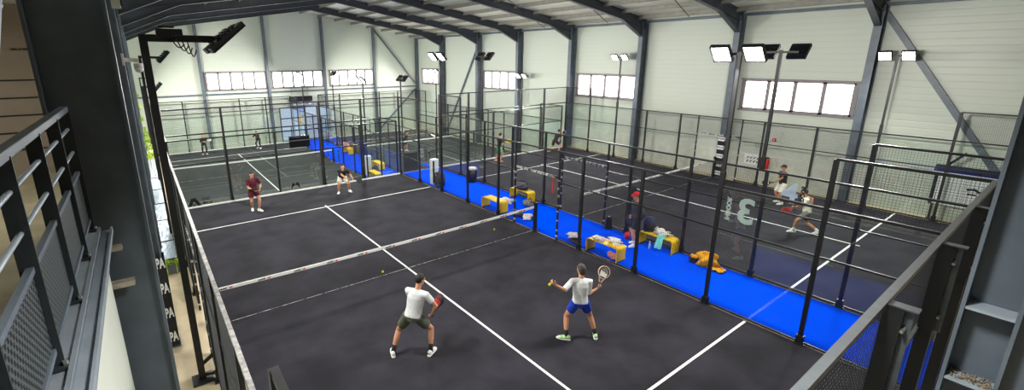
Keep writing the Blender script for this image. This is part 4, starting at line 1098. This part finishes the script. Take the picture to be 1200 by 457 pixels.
def racket(label, grip, direc, normal, face, rim, s=1.0, core=None):
    """padel racket: grip end held in the hand, head along direc"""
    d = V(direc).normalized(); n = V(normal); n = (n - d * n.dot(d)).normalized(); x = d.cross(n).normalized()
    t = thing('padel_racket', label, 'racket', V(grip))
    rot = Matrix((x, d, n)).transposed().to_4x4(); t.matrix_world = Matrix.Translation(V(grip)) @ rot
    K = 28; out = []
    for k in range(K):
        a = 2 * math.pi * k / K; ca, sa = math.cos(a), math.sin(a)
        wx = .128 * ca * (1 - .22 * max(0, -sa)); out.append((wx * s, (.285 + .145 * sa) * s))
    inn = [((p[0]) * .9, (p[1] - .285 * s) * .9 + .285 * s) for p in out]
    b = MB(); b.prism(inn, -.017 * s, .017 * s); fo = obj('face', b, M[face], t)
    b = MB()
    for i in range(-3, 4):
        for j in range(-3, 4):
            if i * i + j * j < 11:
                c = [(math.cos(q) * .007 * s + i * .025 * s, math.sin(q) * .007 * s + (.3 + j * .027) * s) for q in [k * math.pi / 4 for k in range(8)]]
                b.prism(c, -.0176 * s, .0176 * s)
    if core: b.prism([(-.07 * s, .19 * s), (.07 * s, .19 * s), (.08 * s, .27 * s), (-.08 * s, .31 * s)], -.0174 * s, .0174 * s)
    obj('hole_pattern', b, M[core or 'blackm'], fo)
    b = MB(); N_ = K
    P = [V((p[0], p[1], z)) for z in (-.019 * s, .019 * s) for p in out] + [V((p[0], p[1], z)) for z in (-.019 * s, .019 * s) for p in inn]
    F = []
    for k in range(K):
        q = (k + 1) % K; F += [(k, q, K + q, K + k), (2 * K + q, 2 * K + k, 3 * K + k, 3 * K + q), (q, k, 2 * K + k, 2 * K + q), (K + k, K + q, 3 * K + q, 3 * K + k)]
    b.add(P, F); obj('rim', b, M[rim], t)
    b = MB()
    for sx in (-1, 1): b.bar((sx * .016 * s, .06 * s, 0), (sx * .058 * s, .165 * s, 0), .018 * s, .026 * s, (0, 0, 1))
    obj('throat', b, M[rim], t)
    b = MB(); b.loft([(0, -.07 * s, 0), (0, -.06 * s, 0), (0, .07 * s, 0)], [(.02 * s, .02 * s), (.016 * s, .015 * s), (.016 * s, .015 * s)], 12, up=(0, 0, 1)); obj('grip', b, M['blackm'], t, smooth=True)
    return t

# 1 white T-shirt, olive shorts, back to us
_, hs, _ = person('player in white T-shirt and olive shorts with back turned, holding a red racket', (3.2, 6.52, .004), 42, [(2.86, 6.74, .004), (3.52, 6.30, .004)], [20, 60],
       [(3.62, 6.82, .98), (3.61, 6.40, .84)], (.03, .02, .835), lean=15, side=9, twist=8, hd=(30, 4), socks='tblack', shirt='twhite', sleeve=.6, shorts='olive', leg=.66, hair='hair', elb=[None, V((.55, -.75, -.2))], voxel=.0055, knees=[V((.3, .8, .2)), V((.9, .3, .2))], s=1.05)
racket('red and dark padel racket held low by the player in olive shorts', hs[1] + V((.05, .02, -.03)), (.5, .15, .75), (-.85, -.25, .5), 'rdark', 'rdark', 1.0, 'rred')
# 2 white long tee, blue shorts
_, hs, _ = person('player in white T-shirt and blue shorts drawing back a ball and racket', (6.38, 4.88, .004), 36, [(6.09, 5.02, .004), (6.70, 4.69, .004)], [-35, 48],
       [(5.80, 5.10, 1.36), (6.74, 4.76, 1.12)], (-.02, .0, .875), lean=9, side=2, twist=-6, hd=(-12, 4), socks='tblack', shirt='twhite', sleeve=.95, shorts='royal', leg=.55, hair='hairg', hairlen=.02, shoe='shoeg', elb=[V((-.4, -.3, -.8)), V((.35, -.25, -1))], voxel=.0055, knees=[V((.3, .9, .3)), V((.75, .7, .2))])
racket('white-rimmed dark padel racket raised by the player in blue shorts', hs[1] + V((.05, .0, .07)), (.42, .05, .62), (-.55, -.75, .35), 'rdark', 'cream', 1.0, 'rwhite')
b0 = hs[0] + V((-.085, .07, .0)); ball('yellow ball held in the outstretched hand of the player in blue shorts', *b0)
# 3 maroon
_, hs, _ = person('player in maroon shirt and shorts looking down by the glass back fence', (2.52, 18.15, .004), 176, [(2.66, 18.0, .004), (2.44, 18.3, .004)], [150, 190],
       [(2.74, 17.95, .93), (2.5, 17.9, .92)], (0, 0, .89), lean=6, hd=(14, 12), socks=None, shirt='maroon', sleeve=.72, shorts='maroon', leg=.6, hair='hair', s=.98, voxel=.008)
racket('dark padel racket held across the waist of the maroon-shirted player', hs[0] + V((-.02, -.05, .02)), (-.9, -.12, .05), (0, .5, .85), 'rdark', 'blackm', .95)
# 4 black tee white shorts crouching
_, hs, _ = person('player in black shirt and white shorts crouching ready by the back fence', (6.3, 18.5, .004), 192, [(6.58, 18.44, .004), (6.06, 18.46, .004)], [170, 215],
       [(6.62, 18.12, .72), (6.36, 18.06, .74)], (0, -.12, .70), lean=38, hd=(0, -20), shirt='tblack', sleeve=.6, shorts='twhite2', leg=.75, hair='hair', s=.99, voxel=.008)
racket('black padel racket held low by the crouching player in white shorts', hs[0] + V((.04, -.03, -.03)), (.75, -.1, -.35), (0, -.8, .4), 'rdark', 'blackm', .95)
# 5 red cap
person('man in red cap, charcoal top and navy shorts standing on the blue walkway', (11.72, 7.18, .004), -62, [(11.56, 7.1, .004), (11.86, 7.27, .004)], [-70, -55],
       [(11.62, 6.98, .92), (11.92, 7.5, .9)], (0, 0, .93), lean=4, hd=(-10, 8), shirt='tgrey', sleeve=1.85, shorts='navy', leg=.8, hair='hair', cap='redcap', s=1.03, socks='twhite', voxel=.008)
# 6 running in cream tee
_, hs, _ = person('player in cream T-shirt and grey shorts running on the court across the walkway', (17.22, 4.36, .004), -38, [(17.08, 4.62, .004), (17.4, 4.0, .004)], [-45, -30],
       [(17.16, 4.66, .9), (17.52, 4.32, .98)], (0, -.02, .84), lean=14, hd=(8, 4), shirt='twhite2', sleeve=.62, shorts='gshort', leg=.68, hair='hair', socks='twhite', skin='skin2', s=.97, elb=[V((-.5, -.3, -.8)), V((.6, -.6, -.3))], voxel=.008, raise_heel=(0, .07))
racket('rust red padel racket carried by the running player in cream T-shirt', hs[0] + V((-.03, .04, -.02)), (-.35, .3, -.25), (-.4, -.8, .5), 'rbrown', 'rred', .95)
# 7 black cap
_, hs, _ = person('player in black cap and black shirt standing by the long wall with racket down', (20.3, 6.2, .004), -58, [(20.15, 6.11, .004), (20.45, 6.33, .004)], [-60, -45],
       [(20.1, 6.42, .9), (20.55, 6.4, .88)], (0, 0, .9), lean=3, hd=(0, 5), shirt='tblack', sleeve=.6, shorts='twhite2', leg=.85, hair='hair', cap='tblack', skin='skin2', s=.96, voxel=.01)
racket('black padel racket held out by the player in the black cap', hs[0] + V((-.03, .04, -.02)), (-.6, .6, -.1), (-.5, -.7, .3), 'rdark', 'blackm', 1.0, 'rwhite')
# 8 green shorts
_, hs, _ = person('player in black shirt and green shorts holding a yellow racket', (16.02, 19.2, .004), 105, [(15.98, 19.42, .004), (16.02, 19.05, .004)], [100, 115],
       [(16.28, 19.3, 1.05), (16.32, 19.1, 1.02)], (0, 0, .9), lean=5, hd=(0, 6), shirt='tblack', sleeve=.6, shorts='green', leg=.62, hair='hair', s=.98, voxel=.01, shoe='shoeo')
racket('bright yellow padel racket held up by the player in green shorts', hs[1] + V((.05, -.02, .03)), (.7, -.1, .35), (-.3, -.9, .1), 'ryellow', 'ryellow', 1.0)
# 9 crouching far right
_, hs, _ = person('player in black top and dark brown shorts lunging by the far long wall', (20.75, 19.25, .004), 95, [(20.45, 19.5, .004), (20.85, 19.0, .004)], [95, 100],
       [(21.1, 19.3, .92), (21.15, 19.1, .95)], (0, 0, .74), lean=32, hd=(0, -15), shirt='tblack', sleeve=.6, shorts='brown', leg=.7, hair='hair', s=.97, voxel=.01, shoe='shoeo')
racket('pale padel racket held before the lunging player in brown shorts', hs[1] + V((.04, 0, .03)), (.4, -.1, .7), (-.5, -.8, 0), 'rdark', 'cream', .95)
# lower level
_, hs, _ = person('woman in black top and leggings with auburn hair standing before the end wall', (2.9, 38.9, LOW + .004), 180, [(3.02, 38.85, LOW + .004), (2.76, 38.92, LOW + .004)], [165, 195],
       [(3.02, 38.6, LOW + 1.02), (2.84, 38.58, LOW + 1.04)], (0, 0, .9), lean=5, hd=(0, 8), shirt='tblack', sleeve=1.8, shorts='tblack', pants=True, hair='hairb', hairlen=.1, shoe='shoep', s=.93, voxel=.012)
racket('white padel racket held by the woman in black', hs[0] + V((.02, -.04, .0)), (.55, -.1, .35), (0, -.9, .2), 'rwhite', 'rwhite', 1.0)
person('player in black bending forward before the end wall of the lower court', (6.8, 38.95, LOW + .004), -150, [(6.9, 38.8, LOW + .004), (6.72, 39.05, LOW + .004)], [-150, -140],
       [(6.5, 38.7, LOW + .8), (6.52, 38.9, LOW + .95)], (0, -.05, .82), lean=32, hd=(0, -10), shirt='tblack', sleeve=1.8, shorts='tblack', pants=True, hair='hair', s=.95, voxel=.012)
_, hs, _ = person('player in dark clothes reaching forward on the lower court beyond the stairs', (16.0, 30.9, LOW + .004), 130, [(15.9, 31.05, LOW + .004), (16.1, 30.75, LOW + .004)], [130, 140],
       [(16.45, 30.7, LOW + 1.0), (15.75, 30.6, LOW + 1.35)], (0, 0, .84), lean=22, hd=(0, -5), shirt='tblack', sleeve=.6, shorts='tblack', leg=.7, hair='hair', s=.97, voxel=.012)
racket('white padel racket held up before the reaching player on the lower court', hs[1] + V((.0, -.02, .04)), (-.1, -.1, .9), (-.3, -.9, .1), 'rwhite', 'rwhite', 1.25)

# ------------------------------------------------------------------ world and view
w = bpy.data.worlds.new('world'); SC.world = w; w.use_nodes = True
w.node_tree.nodes['Background'].inputs[0].default_value = (0.8, 0.9, 1.0, 1)
w.node_tree.nodes['Background'].inputs[1].default_value = 0.3
SC.view_settings.view_transform = 'Standard'
try: SC.view_settings.look = 'None'
except Exception: pass
SC.view_settings.gamma = 1.0
SC.view_settings.use_curve_mapping = False
SC.view_settings.exposure = 0.12
SC.cycles.transparent_max_bounces = 48
SC.cycles.max_bounces = 10
SC.cycles.diffuse_bounces = 5
SC.cycles.glossy_bounces = 4
SC.cycles.sample_clamp_indirect = 6.0
SC.cycles.caustics_reflective = False
SC.cycles.caustics_refractive = False
SC.cycles.use_denoising = True
